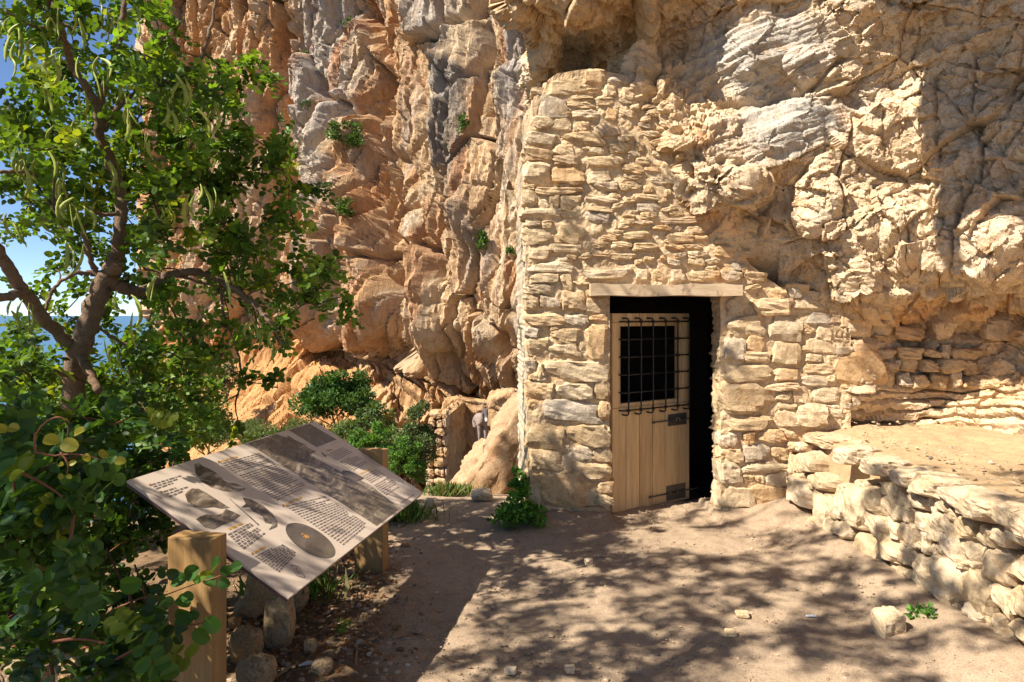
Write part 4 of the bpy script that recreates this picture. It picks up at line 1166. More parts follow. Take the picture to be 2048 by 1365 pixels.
# badge: outlined lozenge, red dot, grey lines
def outline(pts, w):
    c = (sum(p[0] for p in pts) / len(pts), sum(p[1] for p in pts) / len(pts)); res = []
    inn = [(p[0] + (c[0] - p[0]) * w, p[1] + (c[1] - p[1]) * w) for p in pts]
    for k in range(len(pts)):
        k2 = (k + 1) % len(pts); res.append([pts[k], pts[k2], inn[k2], inn[k]])
    return res
print_poly('badge', outline([(1141, 979), (1149, 976), (1192, 985), (1199, 992), (1237, 1056), (1232, 1062), (1186, 1049), (1177, 1043)], 0.10), INK, 0.0016)
print_poly('badge_dot', [[(1180 + 9 * math.cos(t), 1001 + 7 * math.sin(t)) for t in np.linspace(0, 6.28, 13)[:-1]]], flat_mat('badge_red', (0.5, 0.10, 0.10), 0.3), 0.0016)
print_poly('badge_lines', [[(1172, 1016), (1196, 1012), (1198, 1015), (1174, 1019)], [(1178, 1023), (1202, 1019), (1205, 1023), (1181, 1027)], [(1184, 1031), (1208, 1027), (1211, 1031), (1187, 1035)]], flat_mat('badge_grey', (0.25, 0.22, 0.2), 0.3), 0.0016)

def post(cx, cy, z0, z1, hw=0.098, hd=0.05):
    mb = MB(); mb.box((0, 0, (z0 + z1) / 2), hw, hd, (z1 - z0) / 2, (q_ax, a_ax, Vector((0, 0, 1))))
    me = mb.mesh('post'); bevel_mesh(me, 0.006, 2)
    bm = bmesh.new(); bm.from_mesh(me); bmesh.ops.recalc_face_normals(bm, faces=bm.faces); bm.to_mesh(me); bm.free()
    o = link('post', me, M['post_wood'], brd); o.matrix_parent_inverse = Matrix.Translation(brd.location).inverted(); o.location = (cx, cy, 0)
    return o
c1 = bA - a_ax * 0.055; c2 = bA + a_ax * (bW + 0.055)
post(c1.x, c1.y, -0.25, 0.768); post(c2.x, c2.y, -0.2, 0.775)
# ================================================================== foliage tools
LT = np.array([(0, 0, 0), (.16, .27, .05), (.5, .40, .09), (.85, .27, .05), (1, 0, -.03), (.85, -.27, .05), (.5, -.40, .09), (.16, -.27, .05), (.5, 0, 0)])
LF = np.array([(0, 1, 8), (1, 2, 8), (2, 3, 8), (3, 4, 8), (4, 5, 8), (5, 6, 8), (6, 7, 8), (7, 0, 8)])
ao_ = np.array([0, .55, 1.0, 1.4, 1.85, 2.35, 2.8]); hx_ = 0.5 - 0.5 * np.cos(ao_); hy_ = 0.43 * np.sin(ao_) ** 0.85
LTH = np.concatenate([np.stack([hx_, hy_, .17 * np.sin(ao_)], 1), [[.965, 0, -.03]], np.stack([hx_, -hy_, .17 * np.sin(ao_)], 1)[:0:-1], [[.5, 0, 0]]])
LFH = np.array([(i, (i + 1) % 14, 14) for i in range(14)])
LT2 = np.array([(0, 0, 0), (.5, .36, .06), (1, 0, 0), (.5, -.36, .06)]); LF2 = np.array([(0, 1, 2), (0, 2, 3)])
def leaves(base, d, n, L, cols, simple=False, width=1.0):
    """one small folded blade for every row"""
    T, Fc = (LTH, LFH) if simple == 'hi' else (LT2, LF2) if simple else (LT, LF)
    d = unit(d); n = unit(n - d * (n * d).sum(1)[:, None]); s = np.cross(n, d)
    cur = rng.uniform(-0.3, 0.25, len(base))
    V = base[:, None, :] + L[:, None, None] * (T[None, :, 0:1] * d[:, None, :] + width * T[None, :, 1:2] * s[:, None, :] + (T[None, :, 2:3] * rng.uniform(0.3, 2.2, (len(base), 1, 1)) + cur[:, None, None] * T[None, :, 0:1] ** 2) * n[:, None, :])
    F = Fc[None] + (np.arange(len(base)) * len(T))[:, None, None]
    return V.reshape(-1, 3), F.reshape(-1, 3), np.repeat(cols, len(T), 0)
def leaf_colors(n, base=(0.085, 0.165, 0.02), young=(0.22, 0.29, 0.03), p_young=0.15, var=0.35):
    c = np.array(base)[None] * (1 + var * rng.normal(size=(n, 1))).clip(0.4, 1.8)
    w = (rng.random(n) < p_young)[:, None] * rng.uniform(0.4, 1, (n, 1))
    return c * (1 - w) + np.array(young) * w
def compound(anchor, d, size=0.045, pairs=(3, 6), simple=False, young=0.15, base=(0.085, 0.165, 0.02)):
    """pinnate leaves with round leaflets in pairs"""
    n = len(anchor)
    d = unit(d); up = unit(np.array([0, 0, 1.0]) + 0.55 * rng.normal(size=(n, 3)))
    side = unit(np.cross(d, up)); up = np.cross(side, d)
    npair = rng.integers(pairs[0], pairs[1], n)
    Lr = npair * size * rng.uniform(0.62, 0.8, n)
    lc = leaf_colors(n, base=base, p_young=young)
    out = []; rach = []
    for k in range(pairs[1]):
        for sg in (-1, 1):
            m = npair > k
            if not m.any(): continue
            t = (k + 0.6) / npair[m]
            b = anchor[m] + d[m] * (Lr[m] * t)[:, None] + up[m] * (-0.25 * Lr[m] * t * t)[:, None]
            ld = unit(d[m] * (0.25 + 0.9 * (t > 0.93))[:, None] + sg * side[m] * 0.9 + 0.25 * rng.normal(size=(m.sum(), 3)))
            ln = unit(up[m] + 0.35 * rng.normal(size=(m.sum(), 3)))
            cc = lc[m] * rng.uniform(0.8, 1.2, (m.sum(), 1))
            out.append(leaves(b, ld, ln, size * rng.uniform(0.75, 1.2, m.sum()), cc, simple))
    return out
def join(parts):
    V, F, C, o = [], [], [], 0
    for v_, f_, c_ in parts:
        V.append(v_); F.append(f_ + o); C.append(c_); o += len(v_)
    return np.concatenate(V), np.concatenate(F), np.concatenate(C)
def twig_tubes(segs, sides=5):
    """segs: list of (points, r0, r1) -> one mesh builder"""
    mb = MB()
    for pts, r0, r1 in segs:
        n = len(pts); mb.tube(pts, [r0 + (r1 - r0) * i / (n - 1) for i in range(n)], sides, False)
    return mb
def smooth_path(pts, n=6, jit=0.0):
    """Catmull-Rom through the points"""
    P_ = [Vector(p) for p in pts]; P_ = [P_[0] * 2 - P_[1]] + P_ + [P_[-1] * 2 - P_[-2]]
    res = []
    for i in range(1, len(P_) - 2):
        a, b, c, d = P_[i - 1:i + 3]
        for k in range(n):
            t = k / n
            p = 0.5 * (2 * b + (c - a) * t + (2 * a - 5 * b + 4 * c - d) * t * t + (3 * b - a - 3 * c + d) * t ** 3)
            res.append(p + Vector((random.gauss(0, jit), random.gauss(0, jit), random.gauss(0, jit))))
    res.append(P_[-2])
    return res

# ================================================================== the carob tree
tree = empty('carob_tree', (-2.6, 4.1, -0.1), 'leafy carob tree hung with green pods beside the information panel', 'tree')
LIMBS = [  # (photo pixel, distance) along each limb, radius at both ends
 ([(148, 1010, 4.05), (146, 900, 4.05), (148, 800, 4.05), (156, 710, 4.0), (176, 645, 4.0), (200, 585, 4.0), (215, 545, 4.0)], .105, .085),
 ([(215, 545, 4.0), (236, 500, 4.02), (243, 430, 4.05), (241, 380, 4.1), (222, 320, 4.1), (201, 270, 4.05), (196, 210, 4.0)], .058, .040),
 ([(196, 210, 4.0), (165, 165, 3.95), (140, 120, 3.9), (122, 55, 3.8), (108, -10, 3.75), (90, -120, 3.7)], .034, .02),
 ([(196, 210, 4.0), (216, 165, 4.0), (232, 110, 4.05), (243, 60, 4.1), (252, 0, 4.1), (262, -110, 4.2)], .036, .02),
 ([(200, 265, 4.05), (256, 198, 4.1), (330, 161, 4.2), (396, 126, 4.3), (418, 70, 4.35), (430, 10, 4.4), (450, -60, 4.4)], .022, .01),
 ([(218, 560, 4.0), (250, 578, 4.05), (290, 582, 4.15), (330, 556, 4.25), (372, 545, 4.3), (414, 549, 4.3), (476, 585, 4.25), (515, 616, 4.2), (545, 648, 4.15), (560, 690, 4.1)], .058, .012),
 ([(156, 715, 4.0), (120, 672, 3.9), (84, 632, 3.75), (40, 575, 3.6), (14, 530, 3.5), (-30, 470, 3.4), (-90, 380, 3.3)], .055, .04),
 ([(45, 583, 3.6), (15, 592, 3.5), (-40, 600, 3.4)], .035, .03),
 ([(158, 705, 3.98), (176, 742, 3.9), (198, 782, 3.8)], .04, .032),
 ([(240, 505, 4.02), (275, 465, 4.1), (310, 425, 4.15), (345, 385, 4.2), (362, 350, 4.25), (372, 310, 4.3), (390, 270, 4.35)], .024, .012),
 ([(205, 560, 4.0), (185, 530, 3.95), (176, 500, 3.9), (168, 470, 3.9), (150, 430, 3.85)], .026, .014),
 ([(200, 548, 4.0), (172, 545, 3.95), (140, 552, 3.9), (112, 575, 3.85), (92, 612, 3.8), (80, 650, 3.8)], .018, .008),
 ([(196, 285, 4.05), (150, 290, 3.9), (118, 286, 3.8), (70, 280, 3.7), (20, 270, 3.6)], .014, .006),
 ([(230, 430, 4.05), (190, 425, 3.95), (150, 400, 3.85), (110, 372, 3.75), (50, 345, 3.6), (0, 345, 3.5)], .016, .01),
 ([(270, 520, 4.1), (300, 540, 4.2), (380, 560, 4.3), (470, 580, 4.3)], .01, .005),
 ([(440, 565, 4.3), (450, 640, 4.2), (470, 690, 4.15), (480, 730, 4.1), (475, 790, 4.1)], .008, .004),
 ([(150, 60, 3.85), (120, 50, 3.8), (70, 55, 3.7), (10, 20, 3.6)], .012, .006),
 ([(180, 640, 4.0), (230, 680, 4.1), (290, 700, 4.2), (360, 720, 4.3)], .014, .006),
 ([(160, 760, 4.0), (100, 740, 3.8), (40, 730, 3.6)], .014, .008)]
nodes, segs = [], []
mb = MB()
for pts, r0, r1 in LIMBS:
    path = smooth_path([P(*p) for p in pts], 6, 0.004)
    n = len(path)
    rad = [0.60 * (r0 + (r1 - r0) * i / (n - 1)) * (1 + 0.07 * math.sin(i * 1.7) + random.uniform(-.05, .05)) for i in range(n)]
    mb.tube(path, rad, 12 if r0 > .03 else 8)
    nodes += [tuple(p) for p in path]
mb.tube([P(226, 540, 3.97), P(232, 532, 3.88)], [.045, .034], 10)            # sawn stub
me = mb.mesh('trunk', True)
co = np.array([v.co[:] for v in me.vertices]); nn = np.array([v.normal[:] for v in me.vertices])
co += nn * (0.006 * fbm(co * np.array([30, 30, 9]), 3, 0.6, True))[:, None]
me.vertices.foreach_set('co', co.astype(np.float32).ravel()); me.update()
child('trunk', me, M['bark'], tree)

DENS = ["866533000000", "144556431000", "755778850000", "987988865000", "998877865400", "667665765200", "023664466630", "131364445630", "543676544000", "877986521000", "988997520000"]
cl = []
for j, row in enumerate(DENS):
    for i, ch in enumerate(row):
        for k in range(int(round(int(ch) / 9 * 5.9 + rng.random() * 0.8 - 0.4))):
            u_, v_ = (i + rng.random()) * 64, (j + rng.random()) * 80
            Y_ = 4.15 + 0.5 * rng.normal() if u_ < 430 else 4.2 + 0.2 * rng.normal()
            Y_ = min(max(Y_, 3.1), 5.3)
            for pts_, r0_, r1_ in LIMBS[:2] + LIMBS[5:7] + [LIMBS[8]]:                        # keep the bare limbs in view
                if seg_dist(np.array([u_]), np.array([v_]), [(a_[0], a_[1]) for a_ in pts_])[0] < (44 if r0_ > .1 or r1_ == .04 else 24) and Y_ < 4.5: Y_ = 4.55 + 0.4 * rng.random()
            cl.append(tuple(P(u_, v_, Y_)))
n_in = len(cl)
for k in range(150):                                   # the crown beyond the frame, left of and above the view
    for _ in range(50):
        p = Vector((-2.9, 3.6, 3.9)) + Vector((rng.normal() * 1.25, rng.normal() * 1.2, rng.normal() * 0.85))
        uu, vv = CXP + FPX * p.x / p.y, HYP - FPX * (p.z - EYE) / p.y
        if p.y > 0.6 and p.z > 1.2 and not (uu > -60 and vv > -60): break
    cl.append(tuple(p))
cl = np.array(cl)
def grow(cl, nodes, jit=0.03, rr=0.0045):
    """twigs from the limbs out to every leaf cluster"""
    nd = np.array(nodes); par_dirs = []; segs = []
    order = np.argsort([((nd - c) ** 2).sum(1).min() for c in cl])
    dirs = np.zeros_like(cl)
    for o in order:
        c = cl[o]; d2 = ((nd - c) ** 2).sum(1); k = int(np.argmin(d2))
        a = Vector(nd[k]); b = Vector(c)
        mid = (a + b) / 2 + Vector((random.gauss(0, jit), random.gauss(0, jit), 0.12 * (b - a).length + random.gauss(0, jit)))
        pts = [a * (1 - t) ** 2 + mid * 2 * t * (1 - t) + b * t * t for t in (0, .25, .5, .75, 1)]
        L = (b - a).length
        segs.append((pts, min(0.011, rr * 0.8 + L * 0.008), 0.0022))
        nd = np.concatenate([nd, np.array([tuple(p) for p in pts[2:]])])
        dirs[o] = np.array((b - mid).normalized())
    return segs, dirs
segs, dirs = grow(cl, nodes)
child('twigs', twig_tubes(segs).mesh('twigs', True), M['twig'], tree)['kind'] = 'stuff'
def cluster_leaves(cl, dirs, per, size, simple=False, young=0.15, spread=0.8, base=(0.085, 0.165, 0.02)):
    an, dd = [], []
    for c, d in zip(cl, dirs):
        k = rng.integers(per[0], per[1])
        back = rng.uniform(0, 0.10, (k, 1))
        an.append(c - d * back + 0.012 * rng.normal(size=(k, 3))); dd.append(0.55 * d + spread * rng.normal(size=(k, 3)) + np.array([0, 0, 0.05]))
    return compound(np.concatenate(an), np.concatenate(dd), size, simple=simple, young=young, base=base)
parts = cluster_leaves(cl[:n_in], dirs[:n_in], (5, 9), 0.044)
parts += cluster_leaves(cl[n_in:], dirs[n_in:], (6, 10), 0.048, simple=True)
V_, F_, C_ = join(parts)
o = child('crown', mesh_np('crown', V_, F_, False, C_), M['leaf'], tree); o['kind'] = 'stuff'

# pods: curved flat beans, each hanging on its own
def pod_mesh(bend, L, w):
    mb = MB(); vs, fs = [], []
    nr, ns_ = 10, 6
    for i in range(nr):
        t = i / (nr - 1)
        cx, cz = bend * math.sin(t * math.pi * 0.9) * L, -t * L
        ww = w * (math.sin(math.pi * min(1, max(0.02, t * 0.96 + 0.02))) ** 0.45) * (1 + 0.10 * math.sin(t * 26))
        for k in range(ns_):
            a = 2 * math.pi * k / ns_
            vs.append((cx + ww * math.cos(a), 0.36 * ww * math.sin(a) * (1 + 0.3 * math.sin(t * 26 + 1)), cz))
    for i in range(nr - 1):
        for k in range(ns_):
            fs.append((i * ns_ + k, i * ns_ + (k + 1) % ns_, (i + 1) * ns_ + (k + 1) % ns_, (i + 1) * ns_ + k))
    fs += [tuple(range(ns_))[::-1], tuple((nr - 1) * ns_ + k for k in range(ns_))]
    mb.add(vs, fs); me = mb.mesh('pod', True); me.materials.append(M['pod']); return me
PODS = [pod_mesh(b, L, 0.0115) for b, L in ((.22, .15), (-.18, .17), (.34, .13), (.08, .18), (-.3, .14), (.15, .12))]
BUNCH = [(35, 45, 4), (60, 70, 3), (100, 20, 3), (92, 105, 3), (125, 110, 3), (150, 30, 2), (165, 180, 3), (150, 160, 2), (215, 25, 3), (190, 120, 3), (225, 160, 3), (270, 190, 4), (255, 215, 2), (340, 150, 3), (330, 195, 2), (365, 150, 2), (375, 220, 3), (425, 215, 3), (440, 222, 2), (12, 250, 3), (35, 310, 3), (60, 310, 3), (105, 300, 4), (122, 350, 3), (132, 400, 4), (160, 395, 3), (165, 430, 2), (10, 430, 3), (30, 440, 2), (330, 400, 3), (345, 410, 2), (395, 385, 3), (412, 380, 2), (150, 490, 3), (245, 585, 2), (20, 600, 3), (60, 610, 4), (520, 650, 4), (505, 645, 3), (560, 650, 3), (545, 690, 2), (300, 560, 2), (262, 590, 3), (230, 690, 3), (420, 540, 1), (280, 30, 3), (20, 100, 3), (70, 150, 2), (300, 270, 3), (210, 320, 2), (90, 430, 2), (140, 250, 3)]
np_ = 0
for (u_, v_, k_) in BUNCH:
    base = P(u_, v_, rng.uniform(3.15, 3.6) if u_ < 430 else rng.uniform(3.9, 4.1))
    for q_ in range(k_):
        o = bpy.data.objects.new('pod', random.choice(PODS)); col.objects.link(o); o.parent = tree
        o.matrix_parent_inverse = Matrix.Translation(tree.location).inverted()
        o.location = base + Vector((rng.normal() * .03, rng.normal() * .03, rng.normal() * .025))
        o.rotation_euler = (R(rng.normal() * 10), R(rng.normal() * 12), rng.uniform(0, 6.28)); s_ = rng.uniform(0.65, 1.0); o.scale = (s_, s_, s_)

# ================================================================== a second carob outside the view whose crown dapples the yard
t2 = empty('carob_tree', (-3.4, 0.4, 0), 'carob tree behind the viewer on the left whose crown dapples the yard', 'tree')
mb = MB()
L2 = [([(-3.4, .4, -.2), (-3.35, .45, .8), (-3.1, .5, 1.6), (-2.7, .6, 2.4), (-2.2, .8, 3.2), (-1.8, 1.0, 3.9)], .12, .03), ([(-3.1, .5, 1.6), (-3.3, 0, 2.4), (-3.1, -.5, 3.2), (-2.7, -.7, 4.0)], .07, .02), ([(-2.7, .6, 2.4), (-2.5, 1.3, 3.1), (-2.1, 1.9, 3.8)], .05, .02), ([(-2.4, .7, 2.9), (-1.8, .2, 3.6), (-1.3, -.2, 4.2)], .04, .015)]
n2_ = []
for pts, r0, r1 in L2:
    path = smooth_path(pts, 6, 0.01); n = len(path)
    mb.tube(path, [r0 + (r1 - r0) * i / (n - 1) for i in range(n)], 9); n2_ += [tuple(p) for p in path]
child('trunk', mb.mesh('trunk', True), M['bark'], t2)
c2 = []
CROWN2 = [((-1.7, 2.4, 4.15), (.75, .55, .3), 62), ((-1.9, .9, 3.9), (.75, .8, .5), 28), ((-2.7, -.3, 4.1), (.8, .7, .5), 40), ((-1.3, -.3, 4.3), (.5, .5, .35), 30), ((-2.2, 1.9, 3.9), (.55, .5, .4), 45), ((-3.3, 1.0, 3.3), (.6, .7, .5), 75), ((-3.7, 2.0, 2.8), (.6, .6, .5), 60)]
for cc_, ss_, nn_ in CROWN2:
    k = 0
    while k < nn_:
        p = np.array(cc_) + rng.normal(size=3) * np.array(ss_)
        if p[1] > 0.15:
            uu, vv = CXP + FPX * p[0] / p[1], HYP - FPX * (p[2] - EYE) / p[1]
            if uu > -120 and vv > -120: continue
        if p[2] < 2.2: continue
        c2.append(p); k += 1
c2 = np.array(c2)
s2, d2_ = grow(c2, n2_)
child('twigs', twig_tubes(s2, 4).mesh('twigs'), M['twig'], t2)['kind'] = 'stuff'
V_, F_, C_ = join(cluster_leaves(c2, d2_, (6, 10), 0.05, simple=True))
o = child('crown', mesh_np('crown', V_, F_, False, C_), M['leaf'], t2); o['kind'] = 'stuff'

# ================================================================== carob shoots in the near left corner
sh = empty('carob_shoots', (-1.9, 2.6, -0.05), 'thicket of carob shoots with large round leaves in front of the tree trunk', 'bush')
nb, cl = [], []
mb = MB()
for (u_, v_, Y_) in [(-60, 1250, 2.5), (30, 1300, 2.9), (90, 1300, 2.6), (160, 1300, 3.1), (230, 1310, 3.0), (300, 1280, 3.0), (-100, 1200, 2.1), (20, 1365, 2.3), (130, 1365, 2.5), (260, 1365, 2.7)]:
    b0 = P(u_, v_, Y_); b0.z = float(ground_z(b0.x, b0.y)) - .05
    tip = P(u_ + rng.uniform(-60, 10), rng.uniform(850, 980), Y_ + rng.uniform(-.2, .2)) if u_ < 170 else P(u_ - rng.uniform(20, 60), rng.uniform(1060, 1150), Y_ + .1)
    path = smooth_path([b0, (b0 * 2 + tip) / 3 + Vector((rng.normal() * .05, rng.normal() * .05, 0)), (b0 + tip * 2) / 3 + Vector((rng.normal() * .06, rng.normal() * .06, 0)), tip], 6, .003)
    mb.tube(path, [0.011 - 0.007 * i / (len(path) - 1) for i in range(len(path))], 7); nb += [tuple(p) for p in path]
child('stem', mb.mesh('stem', True), M['twig'], sh)
DN2 = ["77777620", "89988851", "99999860", "99999500", "88888500", "77777600", "55677700"]
for j, row in enumerate(DN2):
    for i, ch in enumerate(row):
        for k in range(int(round(int(ch) / 9 * 4.6 + rng.random() * .8 - .4))):
            u_, v_ = -20 + (i + rng.random()) * 56, 830 + (j + rng.random()) * 78
            Y_ = rng.uniform(1.75, 3.3) if (u_ < 330 and v_ > 900) else rng.uniform(2.7, 3.5)
            p = P(u_, v_, Y_)
            if p.z < 0.03: continue
            if u_ > 165 and 870 < v_ < 1240: Y_ = rng.uniform(3.3, 3.7); p = P(u_, v_, Y_)
            cl.append(tuple(p))
cl = np.array(cl)
s3, d3 = grow(cl, nb, 0.02, 0.004)
child('twigs', twig_tubes(s3).mesh('twigs', True), M['red_twig'], sh)['kind'] = 'stuff'
V_, F_, C_ = join(cluster_leaves(cl, d3, (4, 7), 0.040, simple='hi', young=0.05, spread=0.75, base=(0.045, 0.105, 0.018)))
o = child('foliage', mesh_np('foliage', V_, F_, False, C_), M['leaf'], sh); o['kind'] = 'stuff'
# the near sprays whose leaflets can be told apart
def near_leaf(name, V0, F0, C0, parent):
    return child(name, mesh_np(name, V0, F0, False, C0), M['leaf'], parent)
TW = (0, 850, 700 / 1855)
SPRAY = [(935, 825, 80), (1010, 810, 80), (1075, 800, 60), (1150, 775, 75), (1192, 750, 50), (1235, 770, 60), (1180, 822, 60), (1100, 822, 60), (1040, 832, 50), (955, 985, 75), (950, 1075, 90), (1060, 1080, 90), (830, 1065, 100), (800, 985, 110), (1110, 1027, 90), (665, 845, 95), (560, 890, 95), (490, 920, 90), (370, 945, 90), (440, 1000, 90), (505, 1000, 80), (330, 1025, 80), (280, 1005, 100), (710, 1180, 100), (665, 1182, 80), (752, 1180, 80), (715, 1262, 80), (310, 1192, 85), (130, 925, 120), (235, 862, 150), (960, 920, 70), (985, 905, 60), (880, 940, 60), (590, 1275, 90), (540, 1290, 80), (905, 1290, 80), (1005, 1010, 60), (380, 560, 110), (290, 590, 90), (25, 575, 90), (90, 355, 90), (50, 470, 100), (165, 440, 100), (570, 180, 60), (640, 190, 60)]
tw = [[(560, 1000), (640, 960), (780, 910), (880, 900), (1000, 855), (1200, 790)], [(860, 920), (860, 1000), (890, 1060), (1040, 1060), (1120, 1020)], [(200, 1000), (330, 990), (470, 975), (600, 950)], [(690, 1080), (700, 1180), (715, 1260)], [(130, 700), (160, 820), (200, 870)], [(280, 480), (300, 540), (330, 560)]]
for pl in tw:
    mb = MB()
    path = smooth_path([P(TW[0] + x_ * TW[2], TW[1] + y_ * TW[2], 2.34) for x_, y_ in pl], 5, .001)
    mb.tube(path, [0.0035 - 0.002 * i / (len(path) - 1) for i in range(len(path))], 6)
    child('twig', mb.mesh('twig', True), M['red_twig'], sh)
for (x_, y_, s_) in SPRAY:
    b = np.array([tuple(P(TW[0] + (x_ - s_ * .3) * TW[2], TW[1] + y_ * TW[2], 2.33 + rng.uniform(-.03, .03)))])
    L = np.array([s_ * TW[2] / FPX * 2.33 * 1.15])
    an_ = rng.uniform(-0.9, 0.9); d_ = np.array([[math.cos(an_), rng.uniform(-.4, .4), math.sin(an_)]])
    n_ = np.array([[rng.normal() * .35, -0.75, 0.55 + rng.normal() * .3]])
    V0, F0, C0 = leaves(b, d_, n_, L, leaf_colors(1, (0.06, 0.15, 0.025), p_young=0.08), 'hi', 1.0)
    near_leaf('leaf', V0, F0, C0, sh)
# young yellow shoot
for pl in ([(70, 905), (110, 912), (150, 908), (205, 920)], [(70, 905), (72, 870), (95, 842), (120, 835), (140, 845)], [(120, 905), (135, 925), (135, 950)]):
    mb = MB(); path = smooth_path([P(a_, b_, 1.75) for a_, b_ in pl], 5, .0008); mb.tube(path, [0.003 - 0.0018 * i / (len(path) - 1) for i in range(len(path))], 6)
    child('twig', mb.mesh('twig', True), M['red_twig'], sh)
for (u_, v_, s_) in [(28, 855, 30), (5, 852, 26), (100, 880, 36), (140, 885, 42), (160, 870, 28), (125, 928, 16), (145, 930, 16), (125, 948, 16), (140, 950, 14), (178, 908, 20), (210, 900, 24), (240, 922, 26), (30, 920, 60), (65, 915, 40)]:
    b = np.array([tuple(P(u_ - s_ * .4, v_, 1.75))]); L = np.array([s_ / FPX * 1.75 * 0.85]); an_ = rng.uniform(-1, 1)
    V0, F0, C0 = leaves(b, np.array([[math.cos(an_), rng.uniform(-.3, .3), math.sin(an_)]]), np.array([[rng.normal() * .3, -.8, .5]]), L, (np.array([[0.30, 0.29, 0.03]]) if s_ < 39 or u_ > 130 else np.array([[0.07, 0.17, 0.03]])) * rng.uniform(.7, 1.1), 'hi', 0.95)
    near_leaf('leaf', V0, F0, C0, sh)

# ================================================================== shrubs
def shrub(name, c, rad, n, size, base, young, label, cat='shrub', group=None, p_young=0.25, clumps=26, stems=6, lean=0.0, shell=0.55, upright=0.3, mat='bush_leaf', width=0.9):
    c = Vector(c); e = empty(name, c, label, cat, group)
    r = np.array(rad)
    th = rng.uniform(0, 2 * np.pi, clumps); cz_ = rng.uniform(-0.35, 1, clumps)
    sp = np.stack([np.sqrt(1 - cz_ ** 2) * np.cos(th), np.sqrt(1 - cz_ ** 2) * np.sin(th), cz_], 1) * rng.uniform(1 - shell, 1.02, (clumps, 1))
    ctr = np.array(c) + np.array([0, 0, r[2] * 0.68]) + sp * r * np.array([1, 1, 1.0])
    ctr[:, 2] = np.maximum(ctr[:, 2], c.z + 0.05 * r[2])
    k = rng.integers(0, clumps, n)
    cs = 0.27 * r.mean() * rng.uniform(0.7, 1.25, clumps)
    off = rng.normal(size=(n, 3)); off = unit(off) * (rng.random((n, 1)) ** 0.5) * cs[k][:, None] * np.array([1, 1, 0.85])
    b = ctr[k] + off
    d = unit(off) + upright * np.array([0, 0, 1]) + 0.5 * rng.normal(size=(n, 3)); nn = rng.normal(size=(n, 3)) + np.array([0, 0, 0.8])
    tone = rng.uniform(0.75, 1.25, clumps)[k][:, None]
    V_, F_, C_ = leaves(b, d, nn, size * rng.uniform(0.7, 1.3, n), leaf_colors(n, base, young, p_young) * tone, True, width)
    child('foliage', mesh_np('foliage', V_, F_, False, C_), M[mat], e)['kind'] = 'stuff'
    mb = MB()
    for s_ in range(stems):
        t_ = Vector(ctr[rng.integers(0, clumps)]); b0 = c + Vector((rng.normal() * .1 * r[0], rng.normal() * .1 * r[1], -.1))
        path = smooth_path([b0, (b0 + t_) / 2 + Vector((rng.normal(), rng.normal(), 0)) * .06 * r[0], t_], 5)
        mb.tube(path, [0.02 * r.mean() * (1 - .7 * i / (len(path) - 1)) for i in range(len(path))], 6)
    if stems: child('stem', mb.mesh('stem', True), M['twig'], e)
    return e
def base_pt(u, v, Y):
    p = P(u, v, Y); return p
def sized(u0, v0, u1, v1, Y, depth=0.8):
    """box in the photo at a distance -> base point and radii"""
    w = (u1 - u0) / FPX * Y; h_ = (v1 - v0) / FPX * Y
    b = P((u0 + u1) / 2, v1, Y)
    return b, (w / 2 * .9, w / 2 * depth, h_ / 1.85)
b, r_ = sized(582, 745, 762, 850, 22.0)
shrub('evergreen_bush', b, (r_[0], r_[1], r_[2] * 1.12), 14000, 0.105, (0.042, 0.10, 0.02), (0.09, 0.18, 0.035), 'large dark green rounded bush at the foot of the orange slope', 'bush', clumps=44)
b, r_ = sized(692, 828, 806, 950, 12.0)
shrub('leafy_shrub', b, r_, 9000, 0.046, (0.075, 0.17, 0.028), (0.16, 0.28, 0.05), 'bright green leafy shrub just behind the far post', clumps=34)
b, r_ = sized(768, 870, 852, 975, 11.0)
shrub('leafy_shrub', b, r_, 6500, 0.042, (0.07, 0.16, 0.028), (0.15, 0.27, 0.05), 'low bright green shrub between the panel corner and the ruined wall', clumps=26)
b, r_ = sized(785, 775, 872, 960, 15.0)
shrub('grey_shrub', b, r_, 8500, 0.055, (0.075, 0.115, 0.04), (0.13, 0.17, 0.06), 'tall greyish green shrub beside the ruined wall', clumps=34)
b, r_ = sized(690, 800, 800, 900, 19.0)
shrub('grey_shrub', b, r_, 3000, 0.09, (0.07, 0.12, 0.035), (0.13, 0.19, 0.05), 'dull green shrub under the rock strata', clumps=26)
for (u0, v0, u1, v1, Y_, lab) in [(430, 835, 560, 885, 21, 'low green scrub mound in front of the orange slope'), (540, 832, 660, 885, 22, 'low silvery scrub mound below the dark evergreen bush'), (640, 838, 745, 895, 20, 'low scrub mound between the evergreen bush and the leafy shrub'), (470, 850, 600, 910, 15, 'low scrub mound just above the panel edge'), (350, 820, 480, 900, 14, 'green scrub mound behind the carob shoots')]:
    b, r_ = sized(u0, v0, u1, v1, Y_)
    shrub('scrub_mound', b, r_, 6000, 0.05, (0.085, 0.135, 0.04), (0.16, 0.22, 0.07), lab, 'scrub', 'low scrub mounds on the slope', clumps=40)
